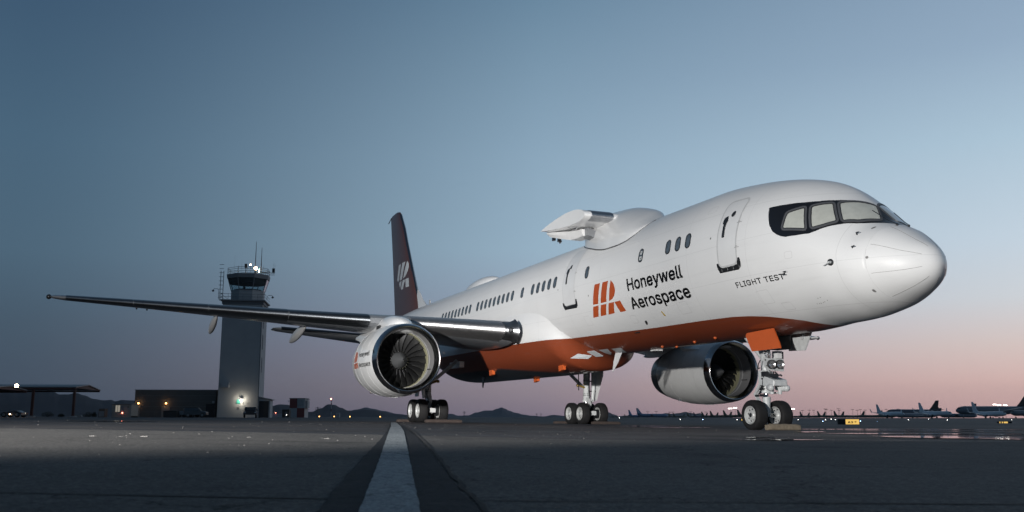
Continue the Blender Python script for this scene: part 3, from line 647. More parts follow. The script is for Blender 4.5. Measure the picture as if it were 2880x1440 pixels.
# engines
NP = [(0, 1.075), (-.04, 1.09), (-.045, 1.105), (-.03, 1.125), (.03, 1.155), (.12, 1.185), (.24, 1.205)]
def engine(s):
    c = v3(16.42, 6.5*s, 2.165)
    body = [(.24, 1.205), (.5, 1.235), (.9, 1.265), (1.4, 1.285), (1.9, 1.29), (2.4, 1.275), (2.9, 1.24), (3.4, 1.18), (3.85, 1.11), (4.1, 1.07)]
    e = obj('engine_nacelle', MB().lathe([(.242, 1.19)]+body+[(4.1, 1.05)], c, 'x', 96), M['nacelle'], jet, 40)
    rear = obj('exhaust_sleeve', MB().lathe([(4.1, 1.066), (4.5, .985), (4.9, .88), (4.9, .86), (4.2, .9)], c, 'x', 64), M['black_paint'], e, 40)
    obj('exhaust_cone', MB().lathe([(4.2, .5), (4.9, .42), (5.6, .2), (6.0, .02)], c, 'x', 32), M['darkmetal'], e, 40)
    lip = obj('inlet_lip', MB().lathe([(.24, 1.207), (.12, 1.187), (.03, 1.157), (-.03, 1.127), (-.047, 1.105), (-.04, 1.088), (0, 1.068), (.08, 1.035), (.18, 1.01), (.28, .995)], c, 'x', 96), M['chrome'], e, 40)
    obj('inlet_duct', MB().lathe([(.28, .997), (.5, .985), (.8, .985), (1.02, .99)], c, 'x', 72), M['liner'], e, 40)
    obj('acoustic_joint', MB().lathe([(.80, .983), (.80, .978), (.83, .978), (.83, .983)], c, 'x', 72), M['seamgrey'], e, 40)
    obj('fan_case', MB().lathe([(1.02, .992), (1.02, .975), (1.45, .975), (1.45, .992)], c, 'x', 72), M['abrade'], e, 40)
    obj('duct_slot', MB().box((c.x+.45, c.y-.93 if s < 0 else c.y-.93, c.z-.33), (c.x+.8, c.y-.905, c.z-.30)), M['dark'], e)
    obj('core_bulkhead', MB().lathe([(1.6, .98), (1.62, .3), (1.62, .01)], c, 'x', 48), M['dark'], e, 40)
    obj('spinner', MB().lathe([(.62, .004), (.66, .03), (.8, .105), (.95, .18), (1.1, .245), (1.22, .285), (1.26, .29)], c, 'x', 40), M['spinner'], e, 50)
    obj('spinner_tip', MB().lathe([(.615, .002), (.64, .02), (.665, .03)], c, 'x', 16), M['black_paint'], e, 50)
    # one blade mesh, 22 turned copies
    mb = MB(); rr = []
    for k in range(8):
        u = k/7; r = .27+.695*u; tw = radians(28+36*u); ch = .15+.18*u**.7; lean = .05*sin(pi*u)
        ring = []
        for (a, t) in ((-.5, 0), (-.2, .022), (.2, .022), (.5, 0), (.2, -.01), (-.2, -.01)):
            ax, tg = a*ch, t*ch*1.5
            X = ax*cos(tw)-tg*sin(tw); T = ax*sin(tw)+tg*cos(tw)
            ring.append(v3(1.28+X-.03*u, T+lean, r))
        rr.append(ring)
    bm_ = mesh('fan_blade', MB().loft(rr), M['blade'], 40)
    for k in range(22):
        b = bpy.data.objects.new('fan_blade', bm_); COL.objects.link(b); b.parent = e
        b.matrix_local = Matrix.Translation(c) @ Matrix.Rotation(2*pi*k/22+.1, 4, 'X')
    rv = MB()
    for k in range(22):
        a = 2*pi*(k+.5)/22+.1
        rv.prism([(c.x+1.2, c.y+cos(a-.05)*.29, c.z+sin(a-.05)*.29), (c.x+1.2, c.y+cos(a+.05)*.29, c.z+sin(a+.05)*.29), (c.x+1.28, c.y+cos(a+.02)*.39, c.z+sin(a+.02)*.39)], (.02, 0, 0))
    obj('blade_root_filler', rv, M['steel'], e, 30, kind='stuff')
    # cowl seams and latches
    for X, R in ((.9, 1.2665), (1.75, 1.2905), (2.85, 1.2465)):
        obj('cowl_seam', MB().lathe([(X-.004, R-.01), (X-.004, R+.001), (X+.004, R+.001), (X+.004, R-.01)], c, 'x', 96), M['cowlline'], e, 40)
    obj('cowl_latch', MB().box((c.x+1.5, c.y-.06, c.z-1.30), (c.x+2.0, c.y+.06, c.z-1.27)), M['seamgrey'], e)
    obj('cowl_latch', MB().box((c.x+2.9, c.y+.5, c.z-1.14), (c.x+3.2, c.y+.56, c.z-1.08)), M['steel'], e)
    # chine strake on the inboard side
    a = radians(40); y = -s
    obj('strake', MB().prism([(c.x+.9, c.y+y*1.26*cos(a), c.z+1.26*sin(a)), (c.x+2.1, c.y+y*1.27*cos(a), c.z+1.27*sin(a)), (c.x+2.1, c.y+y*1.48*cos(a), c.z+1.48*sin(a))], (0, .015, .015)), M['white_flat'], e)
    # emblem and wordmark on the outboard cowl
    def cf(x, z, o):
        R = 1.235
        for (a0, r0), (a1, r1) in zip(body, body[1:]):
            if a0 <= x-c.x <= a1: R = r0+(r1-r0)*(x-c.x-a0)/(a1-a0)
        R += o; dz = min(abs(z-c.z), R*.98)
        return v3(x, c.y+s*sqrt(R*R-dz*dz), z)
    if s == 1:
        skin('wordmark', textmesh('Honeywell', 18.35, 2.25, 1.40, .235, .018), .006, M['black_text'], e, dx=.12, dz=.08, fn=cf)
        skin('wordmark', textmesh('Aerospace', 18.37, 1.90, 1.52, .22, .018), .006, M['black_text'], e, dx=.12, dz=.08, fn=cf)
        skin('emblem', [[(c.x+2.10+(X-9.93)*.40, 1.88+(Z-3.41)*.60) for X, Z in P] for P in LOGO], .006, M['logo_orange'], e, dx=.12, dz=.08, fn=cf)
    # pylon
    rr = []
    for x, w, zt, zb in ((16.72, .05, 3.36, 3.2), (16.9, .26, 3.47, 3.1), (17.2, .38, 3.60, 3.1), (17.8, .45, 3.73, 3.1), (18.4, .46, 3.80, 3.0), (19.2, .44, 3.84, 3.0), (20.2, .40, 3.80, 3.0), (21.2, .34, 3.7, 2.9), (22.4, .27, 3.6, 3.0), (23.8, .16, 3.55, 3.25), (25.0, .04, 3.5, 3.4)):
        rr.append([v3(x, 6.5*s+w*(abs(cos(a))**.8)*(1 if cos(a) > 0 else -1), zb+(zt-zb)*(sin(a)**.8)) for a in [pi*k/16 for k in range(17)]])
    py = obj('engine_pylon', MB().loft(rr), M['white'], jet, 50)
    obj('pylon_vent', MB().box((18.86, 6.5*s+.42*s, 3.34), (19.36, 6.5*s+.47*s, 3.48)), M['dark'], py)
M['cowlline'] = mat('cowl_joint', (.40, .40, .41), .5)
M['nacelle'] = mat('nacelle_paint', (.62, .63, .635), .3, coat=.5, noise=.06, nscale=2)
engine(1); engine(-1)

# tail
M['fin_orange'] = mat('fin_orange_paint', (.075, .030, .025), .4, coat=.2, noise=.08)
def finring(z, xle, ch, tc): return [v3(xle+a*ch, b*ch, z) for a, b in airfoil(14, tc, 0)]
fin = obj('tail_fin', MB().loft([finring(6.0, 38.0, 6.6, .10), finring(6.6, 38.45, 5.9, .10), finring(10.6, 41.52, 4.0, .10), finring(13.1, 43.62, 2.72, .10), finring(13.3, 43.95, 2.4, .07), finring(13.42, 44.6, 1.5, .03)]), M['fin_orange'], jet, 30)
obj('dorsal_fillet', MB().loft([[v3(x, -.16*(1-u)+.0, crown(x, 0)-.1), v3(x, -.035, crown(x, 0)+h), v3(x, .035, crown(x, 0)+h), v3(x, .16*(1-u), crown(x, 0)-.1)] for x, h, u in ((36.4, .02, .9), (37.2, .22, .7), (38.0, .62, .4), (38.5, 1.0, .2), (39.0, 1.3, .1))]), M['white'], jet, 50)
def le(z): return pch(z, [6.0, 6.6, 10.6, 13.1, 13.3], [38.0, 38.45, 41.52, 43.62, 43.95], False)
obj('fin_leading_edge', MB().loft([[v3(le(z)-.03, 0, z), v3(le(z)+.05, .06, z), v3(le(z)+.12, .09, z), v3(le(z)+.12, -.09, z), v3(le(z)+.05, -.06, z)] for z in (6.9, 8, 9, 10, 11, 12, 13.1)]), M['slat'], fin, 50)
def finfn(x, z, o):
    l = le(z); ch = pch(z, [6.0, 6.6, 10.6, 13.1, 13.3], [6.6, 5.9, 4.0, 2.72, 2.4], False); a = min(max((x-l)/ch, .02), .99)
    return v3(x, ch*.10/.2*(.2969*sqrt(a)-.126*a-.3516*a*a+.2843*a**3-.1015*a**4)+o, z)
skin('emblem', [[(40.25+(X-9.93)*1.75, 7.98+(Z-3.41)*1.74) for X, Z in P] for P in LOGO], .012, M['logo_white'], fin, dx=.3, dz=.3, fn=finfn)
obj('fin_tip_antenna', MB().tube([(45.0, 0, 13.3), (46.3, 0, 13.33), (47.0, 0, 13.1)], .03, 6), M['darkmetal'], fin)
for s in (1, -1):
    tp = obj('tailplane', MB().loft([afring(Y*s, *r, n=12) for Y, *r in ((.5, 38.9, 4.72, 5.6, 4.55, .10, -.01), (1.4, 39.6, 4.80, 4.9, 4.66, .10, -.01), (7.3, 43.75, 5.42, 1.95, 5.36, .09, -.01), (7.6, 44.3, 5.45, 1.3, 5.42, .04, 0))]), M['tail_grey'] if 'tail_grey' in M else M['wing_grey'], jet, 30)
    obj('leading_edge', MB().loft([[v3(39.6+(43.75-39.6)*t-.03, (1.4+5.9*t)*s, 4.80+.62*t), v3(39.6+4.15*t+.12, (1.4+5.9*t)*s, 4.80+.62*t+.1), v3(39.6+4.15*t+.12, (1.4+5.9*t)*s, 4.80+.62*t-.1)] for t in (0, .5, .98)]), M['slat'], tp, 50)

# landing gear
def tyre(c, R, w, name='wheel', parent=None, face=1, nose=False):
    """wheel > tyre, rim; c = centre, axle along y"""
    r = R; prof = [(-w*.36, r*.56), (-w*.46, r*.66), (-w*.5, r*.78), (-w*.485, r*.88), (-w*.40, r*.955), (-w*.27, r*.99), (0, r), (w*.27, r*.99), (w*.40, r*.955), (w*.485, r*.88), (w*.5, r*.78), (w*.46, r*.66), (w*.36, r*.56)]
    def squash(mb):
        mb.v = [(x, y, max(z, c[2]-R*.955)) for x, y, z in mb.v]; return mb
    t = obj('tyre', squash(MB().lathe(prof, c, 'y', 48)), M['rubber'], parent, 50)
    for k in (-.13, 0, .13): obj('tread_groove', MB().lathe([(k*w-.006, R*.992), (k*w-.006, R*1.0015), (k*w+.006, R*1.0015), (k*w+.006, R*.992)], c, 'y', 48), M['dark'], t, 50) if not nose else None
    for sd in (-1, 1):
        f = sd
        pr = [(f*w*.40, r*.60), (f*w*.46, r*.585), (f*w*.44, r*.54), (f*w*.30, r*.50), (f*w*.24, r*.42), (f*w*.26, r*.30), (f*w*.33, r*.24), (f*w*.36, r*.22), (f*w*.36, r*.14), (f*w*.30, .005)]
        rm = obj('rim', MB().lathe(pr, c, 'y', 36), M['rim'], parent, 30)
        hb = MB()
        for k in range(8):
            a = 2*pi*k/8+.2; cc_ = v3(c[0]+cos(a)*r*.385, c[1]+f*w*.262, c[2]+sin(a)*r*.385)
            hb.lathe([(0, .001), (f*.004, r*.052), (-f*.01, r*.06)], cc_, 'y', 8)
        obj('vent_hole', hb, M['dark'], rm, kind='stuff')
        obj('hub_cap', MB().lathe([(f*w*.30, r*.15), (f*w*.40, r*.135), (f*w*.43, r*.07), (f*w*.43, .004)], c, 'y', 16), M['darkmetal'] if nose else M['grey_paint'], rm, 30)
    return t
ng = bpy.data.objects.new('nose_landing_gear', None); COL.objects.link(ng); ng.parent = jet
g = lambda name, mb, m='grey_paint', sm_=35, **k: obj(name, mb, M[m], ng, sm_, **k)
for s in (1, -1): tyre((5.4, .375*s, .372), .385, .335, parent=ng, nose=True)
g('axle', MB().tube([(5.4, -.26, .372), (5.4, .26, .372)], .055, 16), 'steel')
g('fork', MB().loft([[v3(5.4+a*cos(2*pi*k/12), b*sin(2*pi*k/12), z) for k in range(12)] for z, a, b in ((.34, .09, .10), (.45, .10, .10), (.60, .085, .09), (.74, .10, .105), (.84, .10, .11))]))
g('piston', MB().tube([(5.4, 0, .8), (5.4, 0, 1.05)], .062, 20), 'chrome')
g('shock_strut', MB().tube([(5.4, 0, 1.0), (5.4, 0, 1.12), (5.4, 0, 1.14), (5.4, 0, 1.35), (5.4, 0, 2.6)], [.16, .16, .12, .12, .13], 20))
g('collar', MB().lathe([(0, .10), (.0, .19), (.035, .20), (.07, .19), (.07, .12)], (5.4, 0, .93), 'z', 24).lathe([(0, .12), (0, .185), (.04, .19), (.08, .18), (.08, .12)], (5.4, 0, 1.20), 'z', 24))
for s in (1, -1):
    g('steering_actuator', MB().tube([(5.15, .12*s, 1.07), (4.95, .20*s, 1.06), (4.86, .235*s, 1.05)], [.07, .095, .06], 14).sphere((4.88, .235*s, 1.05), .085, 7))
    g('tie_rod', MB().tube([(5.3, .05*s, .93), (5.0, .12*s, .94)], .022, 8).tube([(5.0, .12*s, .90), (5.0, .12*s, 1.02)], .05, 10))
g('steering_cover', MB().loft([[v3(x, -w, z0), v3(x, w, z0), v3(x, w*.96, z1), v3(x, -w*.96, z1)] for x, w, z0, z1 in ((4.80, .19, 1.11, 1.20), (4.82, .215, 1.10, 1.25), (5.15, .215, 1.10, 1.34), (5.28, .20, 1.12, 1.33))]), sm_=20)
g('cover_plate', MB().prism([(4.87, -.10, 1.276), (4.87, .10, 1.276), (5.08, .10, 1.328), (5.08, -.10, 1.328)], (0, 0, .008)), 'darkmetal')
# lamp panel and lamps
lp = g('lamp_panel', MB().prism([(5.04, .32, 1.83), (5.04, .30, 1.62), (5.04, .22, 1.50), (5.04, -.29, 1.48), (5.04, -.29, 1.79), (5.04, .10, 1.80), (5.04, .12, 1.97), (5.04, .30, 1.97)], (.03, 0, 0)), sm_=20)
for (y, z, r) in ((.105, 1.645, .118), (-.15, 1.65, .118)):
    l = obj('taxi_light', MB().lathe([(.02, r*.98), (-.05, r), (-.06, r*.93), (-.03, r*.9)], (5.02, y, z), 'x', 28), M['seal'], lp, 40)
    obj('reflector', MB().lathe([(-.04, r*.9), (-.02, r*.7), (.01, r*.4), (.02, .004)], (5.02, y, z), 'x', 24), M['glasslamp'], lp, 50)
    obj('bulb', MB().sphere((4.99, y, z), .022, 6), M['steel'], lp)
obj('taxi_light', MB().lathe([(.02, .085), (-.05, .088), (-.06, .08), (-.03, .078), (-.02, .06), (.01, .004)], (5.02, .215, 1.885), 'x', 24), M['glasslamp'], lp, 40)
g('junction_box', MB().box((4.98, -.20, 1.80), (5.2, -.06, 1.99)), 'white_flat')
g('junction_box', MB().box((5.05, -.30, 1.80), (5.2, -.24, 1.98)), 'darkmetal')
obj('panel_hole', MB().box((5.03, .255, 1.73), (5.045, .285, 1.77)).box((5.03, .23, 1.60), (5.045, .25, 1.62)).box((5.03, .26, 1.90), (5.045, .31, 1.93)), M['dark'], lp)
g('hydraulic_line', MB().tube([(5.2, .30, 1.75), (5.15, .40, 1.65), (5.2, .38, 1.53), (5.25, .28, 1.56)], .014, 6).tube([(5.25, .16, 1.5), (5.22, .2, 1.35), (5.24, .15, 1.2)], .016, 6).tube([(5.2, -.12, 1.48), (5.15, -.2, 1.38), (5.2, -.3, 1.40), (5.2, -.34, 1.37)], .022, 6)
  .tube([(5.3, .13, 1.46), (5.26, .19, 1.30), (5.28, .21, 1.12), (5.3, .17, 1.0)], .012, 6).tube([(5.25, -.05, 1.48), (5.2, -.1, 1.40), (5.24, -.16, 1.36)], .018, 6), 'darkmetal')
g('manifold', MB().box((5.12, -.18, 1.30), (5.3, .10, 1.42)).tube([(5.2, -.05, 1.48), (5.2, -.05, 1.38)], .045, 10).box((5.18, .10, 1.34), (5.32, .20, 1.47)), 'darkmetal')
g('torque_link', MB().prism([(5.56, -.07, 1.14), (5.56, .07, 1.14), (5.86, .04, .86), (5.86, -.04, .86)], (.05, 0, .05)).prism([(5.82, -.04, .88), (5.82, .04, .88), (5.5, .07, .52), (5.5, -.07, .52)], (.05, 0, 0)))
g('tow_fitting', MB().tube([(5.35, .16, 1.08), (5.3, .28, .98), (5.28, .30, .90)], .035, 8).tube([(5.25, .22, .86), (5.22, .44, .85)], .018, 6).box((5.2, .36, .83), (5.3, .42, .88)).box((5.2, .20, .84), (5.3, .27, .9)), 'darkmetal')
g('side_plate', MB().box((5.2, .12, 1.12), (5.46, .19, 1.50)))
g('drag_brace', MB().tube([(5.4, 0, 1.75), (6.3, 0, 2.5)], .07, 10))
g('cable_clamp', MB().box((5.26, .13, 1.27), (5.3, .22, 1.31)).box((5.26, .14, 1.02), (5.3, .24, 1.05)).box((5.26, .14, 1.10), (5.3, .26, 1.12)), 'darkmetal')
# wheel well and its doors
obj('wheel_well', MB().box((4.9, -.42, 2.04), (5.42, .42, 2.45)).box((3.9, -.4, 2.42), (5.1, .4, 2.50)), M['dark'], ng)
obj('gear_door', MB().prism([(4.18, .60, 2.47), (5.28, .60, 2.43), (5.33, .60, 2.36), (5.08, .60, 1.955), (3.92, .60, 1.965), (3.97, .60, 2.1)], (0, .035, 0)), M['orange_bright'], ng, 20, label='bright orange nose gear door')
obj('gear_door', MB().prism([(4.30, -.60, 2.46), (5.32, -.60, 2.43), (5.22, -.60, 2.02), (4.58, -.60, 2.0)], (0, -.035, 0)), M['grey_paint'], ng, 20, label='grey inner face of the far nose gear door')
obj('door_hinge', MB().box((4.6, -.59, 2.28), (4.66, -.55, 2.46)).box((5.1, -.59, 2.28), (5.16, -.55, 2.46)).tube([(4.36, -.64, 2.30), (4.22, -.74, 2.30)], .02, 8), M['seamgrey'], ng)
def main_gear(s):
    mg = bpy.data.objects.new('main_landing_gear', None); COL.objects.link(mg); mg.parent = jet
    g = lambda name, mb, m='grey_paint', sm_=35, **k: obj(name, mb, M[m], mg, sm_, **k)
    Y = 3.66*s; X = 23.7
    for dx in (-.57, .57):
        for dy in (-.43, .43): tyre((X+dx, Y+dy, .462), .482, .37, parent=mg)
        g('axle', MB().tube([(X+dx, Y-.3, .462), (X+dx, Y+.3, .462)], .07, 14))
        g('brake', MB().lathe([(-.30, .12), (-.30, .2), (-.16, .2), (-.16, .12)], (X+dx, Y+.0, .462), 'y', 20).lathe([(.16, .12), (.16, .2), (.30, .2), (.30, .12)], (X+dx, Y, .462), 'y', 20), 'darkmetal')
        g('brake_line', MB().tube([(X+dx-.12, Y-.15, .5), (X+dx-.2, Y-.05, .42), (X+dx-.18, Y+.1, .55)], .02, 6).box((X+dx-.22, Y-.12, .40), (X+dx-.12, Y+.12, .58)), 'grey_paint')
    g('truck_beam', MB().tube([(X-.57, Y, .462), (X, Y, .50), (X+.57, Y, .462)], [.10, .13, .10], 14))
    g('piston', MB().tube([(X, Y, .5), (X, Y, 1.05)], .10, 20), 'chrome')
    g('shock_strut', MB().tube([(X, Y, .98), (X, Y, 1.04), (X, Y+.01*s, 1.1), (X, Y+.04*s, 2.75)], [.15, .17, .14, .16], 20))
    g('retract_link', MB().tube([(X-.2, Y+.22*s, .98), (X-.16, Y+.28*s, 1.5), (X-.1, Y+.36*s, 2.6)], [.07, .085, .095], 14))
    g('torque_link', MB().prism([(X-.14, Y-.09, 1.12), (X-.14, Y+.09, 1.12), (X-.42, Y+.05, .82), (X-.42, Y-.05, .82)], (-.05, 0, .05)).prism([(X-.40, Y-.05, .84), (X-.40, Y+.05, .84), (X-.1, Y+.08, .60), (X-.1, Y-.08, .60)], (-.05, 0, -.02)))
    g('side_brace', MB().tube([(X+.05, Y-.12*s, 1.62), (X+.0, Y-1.25*s, 2.6)], .075, 10))
    g('brace_fitting', MB().tube([(X-.05, Y-.05*s, 1.60), (X-.02, Y-.42*s, 1.72)], .05, 8).sphere((X-.02, Y-.42*s, 1.70), .07, 6), 'yellow_metal')
    g('hydraulic_line', MB().tube([(X-.16, Y-.1, 2.4), (X-.2, Y-.06, 1.6), (X-.2, Y+.1*s, 1.2), (X-.25, Y+.05, .9), (X-.2, Y, .7)], .02, 6).tube([(X-.14, Y+.12*s, 1.3), (X-.25, Y+.2*s, 1.05), (X-.2, Y+.1*s, .8)], .018, 6).box((X-.25, Y-.12, .78), (X-.15, Y+.12, .86)), 'darkmetal')
    for z in (1.25, 1.32, 1.9): g('strut_band', MB().lathe([(0, .15), (0, .172), (.02, .172), (.02, .15)], (X, Y+.03*s, z), 'z', 20), 'darkmetal')
    yd = Y+.46*s
    g('strut_door', MB().prism([(X-.75, yd, 2.62), (X+.45, yd, 2.62), (X+.34, yd-.03*s, 1.05), (X-.12, yd-.03*s, 1.05), (X-.72, yd, 2.15)], (0, .04*s, 0)), 'white_flat', 20)
    g('door_rod', MB().tube([(X, Y+.1*s, 1.9), (X, yd, 1.9)], .03, 8).tube([(X-.2, Y+.1*s, 1.45), (X-.1, yd, 1.45)], .025, 8), 'darkmetal')
    g('wheel_well_door', MB().prism([(X-.1, Y-1.4*s, 2.35), (X+1.2, Y-1.4*s, 2.35), (X+1.1, Y-1.2*s, 1.95), (X, Y-1.2*s, 1.95)], (0, .03, 0)) if False else MB().box((X-.5, Y-1.3*s-.1, 2.30), (X+.9, Y-1.3*s+.1, 2.55)), 'white_flat', 20)
M['yellow_metal'] = mat('chromate_fitting', (.30, .20, .05), .4, metal=.4)
main_gear(1); main_gear(-1)
def chock(name, label, x, y, L_, h, w, m, rz=0, rnd=.03):
    """a timber wheel chock lying across the wheels (jet frame)"""
    mb = MB(); rr = []
    for k in range(15):
        u = -L_/2+L_*k/14; j = random.uniform(-.006, .006); f = 1 if 0 < k < 14 else .82
        prof = [(-w/2*f, rnd), (-w/2*f, h-rnd), (-w/2*f+rnd, (h+j)*f), (w/2*f-rnd, (h-j)*f), (w/2*f, h-rnd), (w/2*f, rnd), (w/2*f-rnd, 0), (-w/2*f+rnd, 0)]
        rr.append([v3(b, u, c) for b, c in prof])
    o = obj(name, MB().loft(rr), m, None, 25)
    p = W(x, y, 0); p.z = gz(p.x, p.y)-.004
    o.matrix_world = Matrix.Translation(p) @ JET.to_3x3().to_4x4() @ Matrix.Rotation(rz, 4, 'Z')
    return tag(o, label, 'wheel chock', 'timber chocks at the wheels')
def gz(x, y):
    d = hypot(x, y); w = 1/(1+(d/90)**2)
    z = -.013*16*tanh(x/16)*w-.2*exp(-d/5)
    far = min(max((d-60)/(120 if x < 30 else 200), 0), 1); z += .0016*d*far*far*(3-2*far)
    if x > 8 and y > 45: z -= .55*sm(8, 48, x)*min(max((y-45)/60, 0), 1)*min(max((420-y)/250, 0), 1)
    return z
def ghit(u, v, tmax=3000):
    """where the sight line through a photo pixel meets the ground, to find real positions"""
    d = (FW+RW*((u-1440)/FPX)+UW*((720-v)/FPX)).normalized(); t = .5
    while t < tmax:
        p = CAM+d*t
        if p.z < gz(p.x, p.y): return p
        t *= 1.004
    return CAM+d*tmax
def at(u, dist, dz=0):
    """ground point in the direction of photo column u at a distance"""
    x = (u-1440)/FPX*dist*.99; return v3(x, dist, gz(x, dist)+dz)
# ------------------------------------------------------------------ ground
def gmat(name, base, var, rough, bump, spec=.3, wet=0, scale=1.0):
    m = bpy.data.materials.new(name); m.use_nodes = True; nt = m.node_tree; b = nt.nodes['Principled BSDF']
    t = N(nt, 'ShaderNodeTexCoord')
    def noise(sc, det=6, ro=.6, src=t.outputs['Object']):
        n = N(nt, 'ShaderNodeTexNoise'); n.inputs['Scale'].default_value = sc; n.inputs['Detail'].default_value = det; n.inputs['Roughness'].default_value = ro
        nt.links.new(src, n.inputs[0]); return n.outputs[0]
    big, mid, fine = noise(.12), noise(1.3), noise(70, 3)
    mp = N(nt, 'ShaderNodeMapping'); mp.inputs['Scale'].default_value = (.05, .35, 1); nt.links.new(t.outputs['Object'], mp.inputs[0]); streak = noise(1.0, 6, .65, mp.outputs[0])
    f = MATH(nt, 'ADD', MATH(nt, 'MULTIPLY', big, .35), MATH(nt, 'ADD', MATH(nt, 'MULTIPLY', mid, .25), MATH(nt, 'MULTIPLY', streak, .4)))
    c = RAMP(nt, f, [(.36, (*[v*(1-var) for v in base], 1)), (.5, (*base, 1)), (.64, (*[v*(1+var) for v in base], 1))])
    sp = RAMP(nt, fine, [(.35, (.55, .55, .55, 1)), (.62, (1.25, 1.25, 1.25, 1))])
    mx = N(nt, 'ShaderNodeMix'); mx.data_type = 'RGBA'; mx.blend_type = 'MULTIPLY'; mx.inputs[0].default_value = .8
    nt.links.new(c, mx.inputs[6]); nt.links.new(sp, mx.inputs[7])
    # coarse aggregate, oil stains, hairline crazing
    vo = N(nt, 'ShaderNodeTexVoronoi'); vo.inputs['Scale'].default_value = 45; nt.links.new(t.outputs['Object'], vo.inputs[0])
    ag = RAMP(nt, vo.outputs['Color'], [(.3, (.84, .84, .84, 1)), (.8, (1.16, 1.16, 1.16, 1))])
    st_ = RAMP(nt, noise(.55, 3, .5), [(.30, (.55, .55, .56, 1)), (.42, (1, 1, 1, 1))])
    vc = N(nt, 'ShaderNodeTexVoronoi', feature='DISTANCE_TO_EDGE'); vc.inputs['Scale'].default_value = .45
    wp = N(nt, 'ShaderNodeVectorMath', operation='ADD'); nn = N(nt, 'ShaderNodeTexNoise'); nn.inputs['Scale'].default_value = 2.0; nn.inputs['Detail'].default_value = 5
    nt.links.new(t.outputs['Object'], nn.inputs[0]); nt.links.new(t.outputs['Object'], wp.inputs[0]); nt.links.new(nn.outputs['Color'], wp.inputs[1]); nt.links.new(wp.outputs[0], vc.inputs[0])
    ck_ = RAMP(nt, vc.outputs['Distance'], [(.0, (.35, .35, .35, 1)), (.006, (1, 1, 1, 1))])
    cur = mx.outputs[2]
    for layer in (ag, st_, ck_):
        m2 = N(nt, 'ShaderNodeMix'); m2.data_type = 'RGBA'; m2.blend_type = 'MULTIPLY'; m2.inputs[0].default_value = 1.0
        nt.links.new(cur, m2.inputs[6]); nt.links.new(layer, m2.inputs[7]); cur = m2.outputs[2]
    nt.links.new(cur, b.inputs['Base Color'])
    b.inputs['Specular IOR Level'].default_value = spec
    nt.links.new(MATH(nt, 'ADD', rough-wet*.5, MATH(nt, 'MULTIPLY', RAMP(nt, streak, [(.4, (0, 0, 0, 1)), (.6, (1, 1, 1, 1))]), wet)), b.inputs['Roughness'])
    bp = N(nt, 'ShaderNodeBump'); bp.inputs['Strength'].default_value = bump; bp.inputs['Distance'].default_value = .006
    nt.links.new(MATH(nt, 'ADD', fine, MATH(nt, 'MULTIPLY', noise(14, 4), .8)), bp.inputs['Height']); nt.links.new(bp.outputs[0], b.inputs['Normal'])
    return m
M['asphalt'] = gmat('old_asphalt', (.066, .062, .064), .28, .75, .4, spec=.22, wet=.25)
M['concrete'] = gmat('apron_concrete', (.148, .143, .137), .2, .9, .6, spec=.12)
M['sealer'] = gmat('dark_sealer_band', (.03, .032, .037), .25, .8, .5, spec=.15)
def wear(m, under):
    nt = m.node_tree; b = nt.nodes['Principled BSDF']; src = b.inputs['Base Color'].links[0].from_socket; t = N(nt, 'ShaderNodeTexCoord')
    n = N(nt, 'ShaderNodeTexNoise'); n.inputs['Scale'].default_value = 5; n.inputs['Detail'].default_value = 9; n.inputs['Roughness'].default_value = .75; nt.links.new(t.outputs['Object'], n.inputs[0])
    nt.links.new(MIX(nt, RAMP(nt, n.outputs[0], [(.56, (0, 0, 0, 1)), (.64, (.8, .8, .8, 1))]), src, under), b.inputs['Base Color'])
M['whiteline'] = gmat('worn_white_line', (.33, .36, .375), .16, .85, .5, spec=.15)
wear(M['whiteline'], (.06, .06, .062, 1)); wear(M['sealer'], (.055, .054, .055, 1))
def axis(lo, hi, n, p=2.2):
    return [math.copysign(abs(k/n)**p, k)*(hi if k > 0 else -lo) for k in range(-n, n+1)]
def sheet(name, xs_, ys_, off, m, **kw):
    vs = [(x, y, gz(x, y)+off) for y in ys_ for x in xs_]; nx = len(xs_)
    fs = [(j*nx+i, j*nx+i+1, (j+1)*nx+i+1, (j+1)*nx+i) for j in range(len(ys_)-1) for i in range(nx-1)]
    return obj(name, MB().add(vs, fs), m, None, 0 or 80, **kw)
sheet('ground', axis(-9500, 9500, 60, 3.6), sorted(axis(-300, 9500, 90, 3.6)), 0, M['asphalt'], kind='structure')
# the near apron: paler concrete with an uneven far edge
edge = [(-60, 12.9), (-20, 12.6), (-6.2, 11.75), (-4.0, 11.63), (-1.8, 11.37), (-.2, 10.75), (.4, 10.48), (2.2, 10.65), (6.6, 12.35), (20, 15.2), (60, 22)]
def ey(x):
    for (a, b), (c, d) in zip(edge, edge[1:]):
        if a <= x <= c: return b+(d-b)*(x-a)/(c-a)
xs_ = [-60, -45, -32]+[-24+.3*k for k in range(161)]+[32, 45, 60]
rows = [-30, -14, -7, -3, -1, 0, .5, 1, 1.5, 2, 2.5, 3, 3.6, 4.4, 5.2, 6, 7, 8, 9, 10]
vs = []; NX = len(xs_)
for y in rows: vs += [(x, y, gz(x, y)+.004) for x in xs_]
for fr in (.5, 1):
    for x in xs_:
        y = 10+(ey(x)-10)*fr+(random.uniform(-.035, .035)+.03*sin(x*3.1) if fr == 1 else 0); vs.append((x, y, gz(x, y)+.004))
fs = [(j*NX+i, j*NX+i+1, (j+1)*NX+i+1, (j+1)*NX+i) for j in range(len(rows)+1) for i in range(NX-1)]
obj('concrete_apron', MB().add(vs, fs), M['concrete'], None, 80, kind='structure')
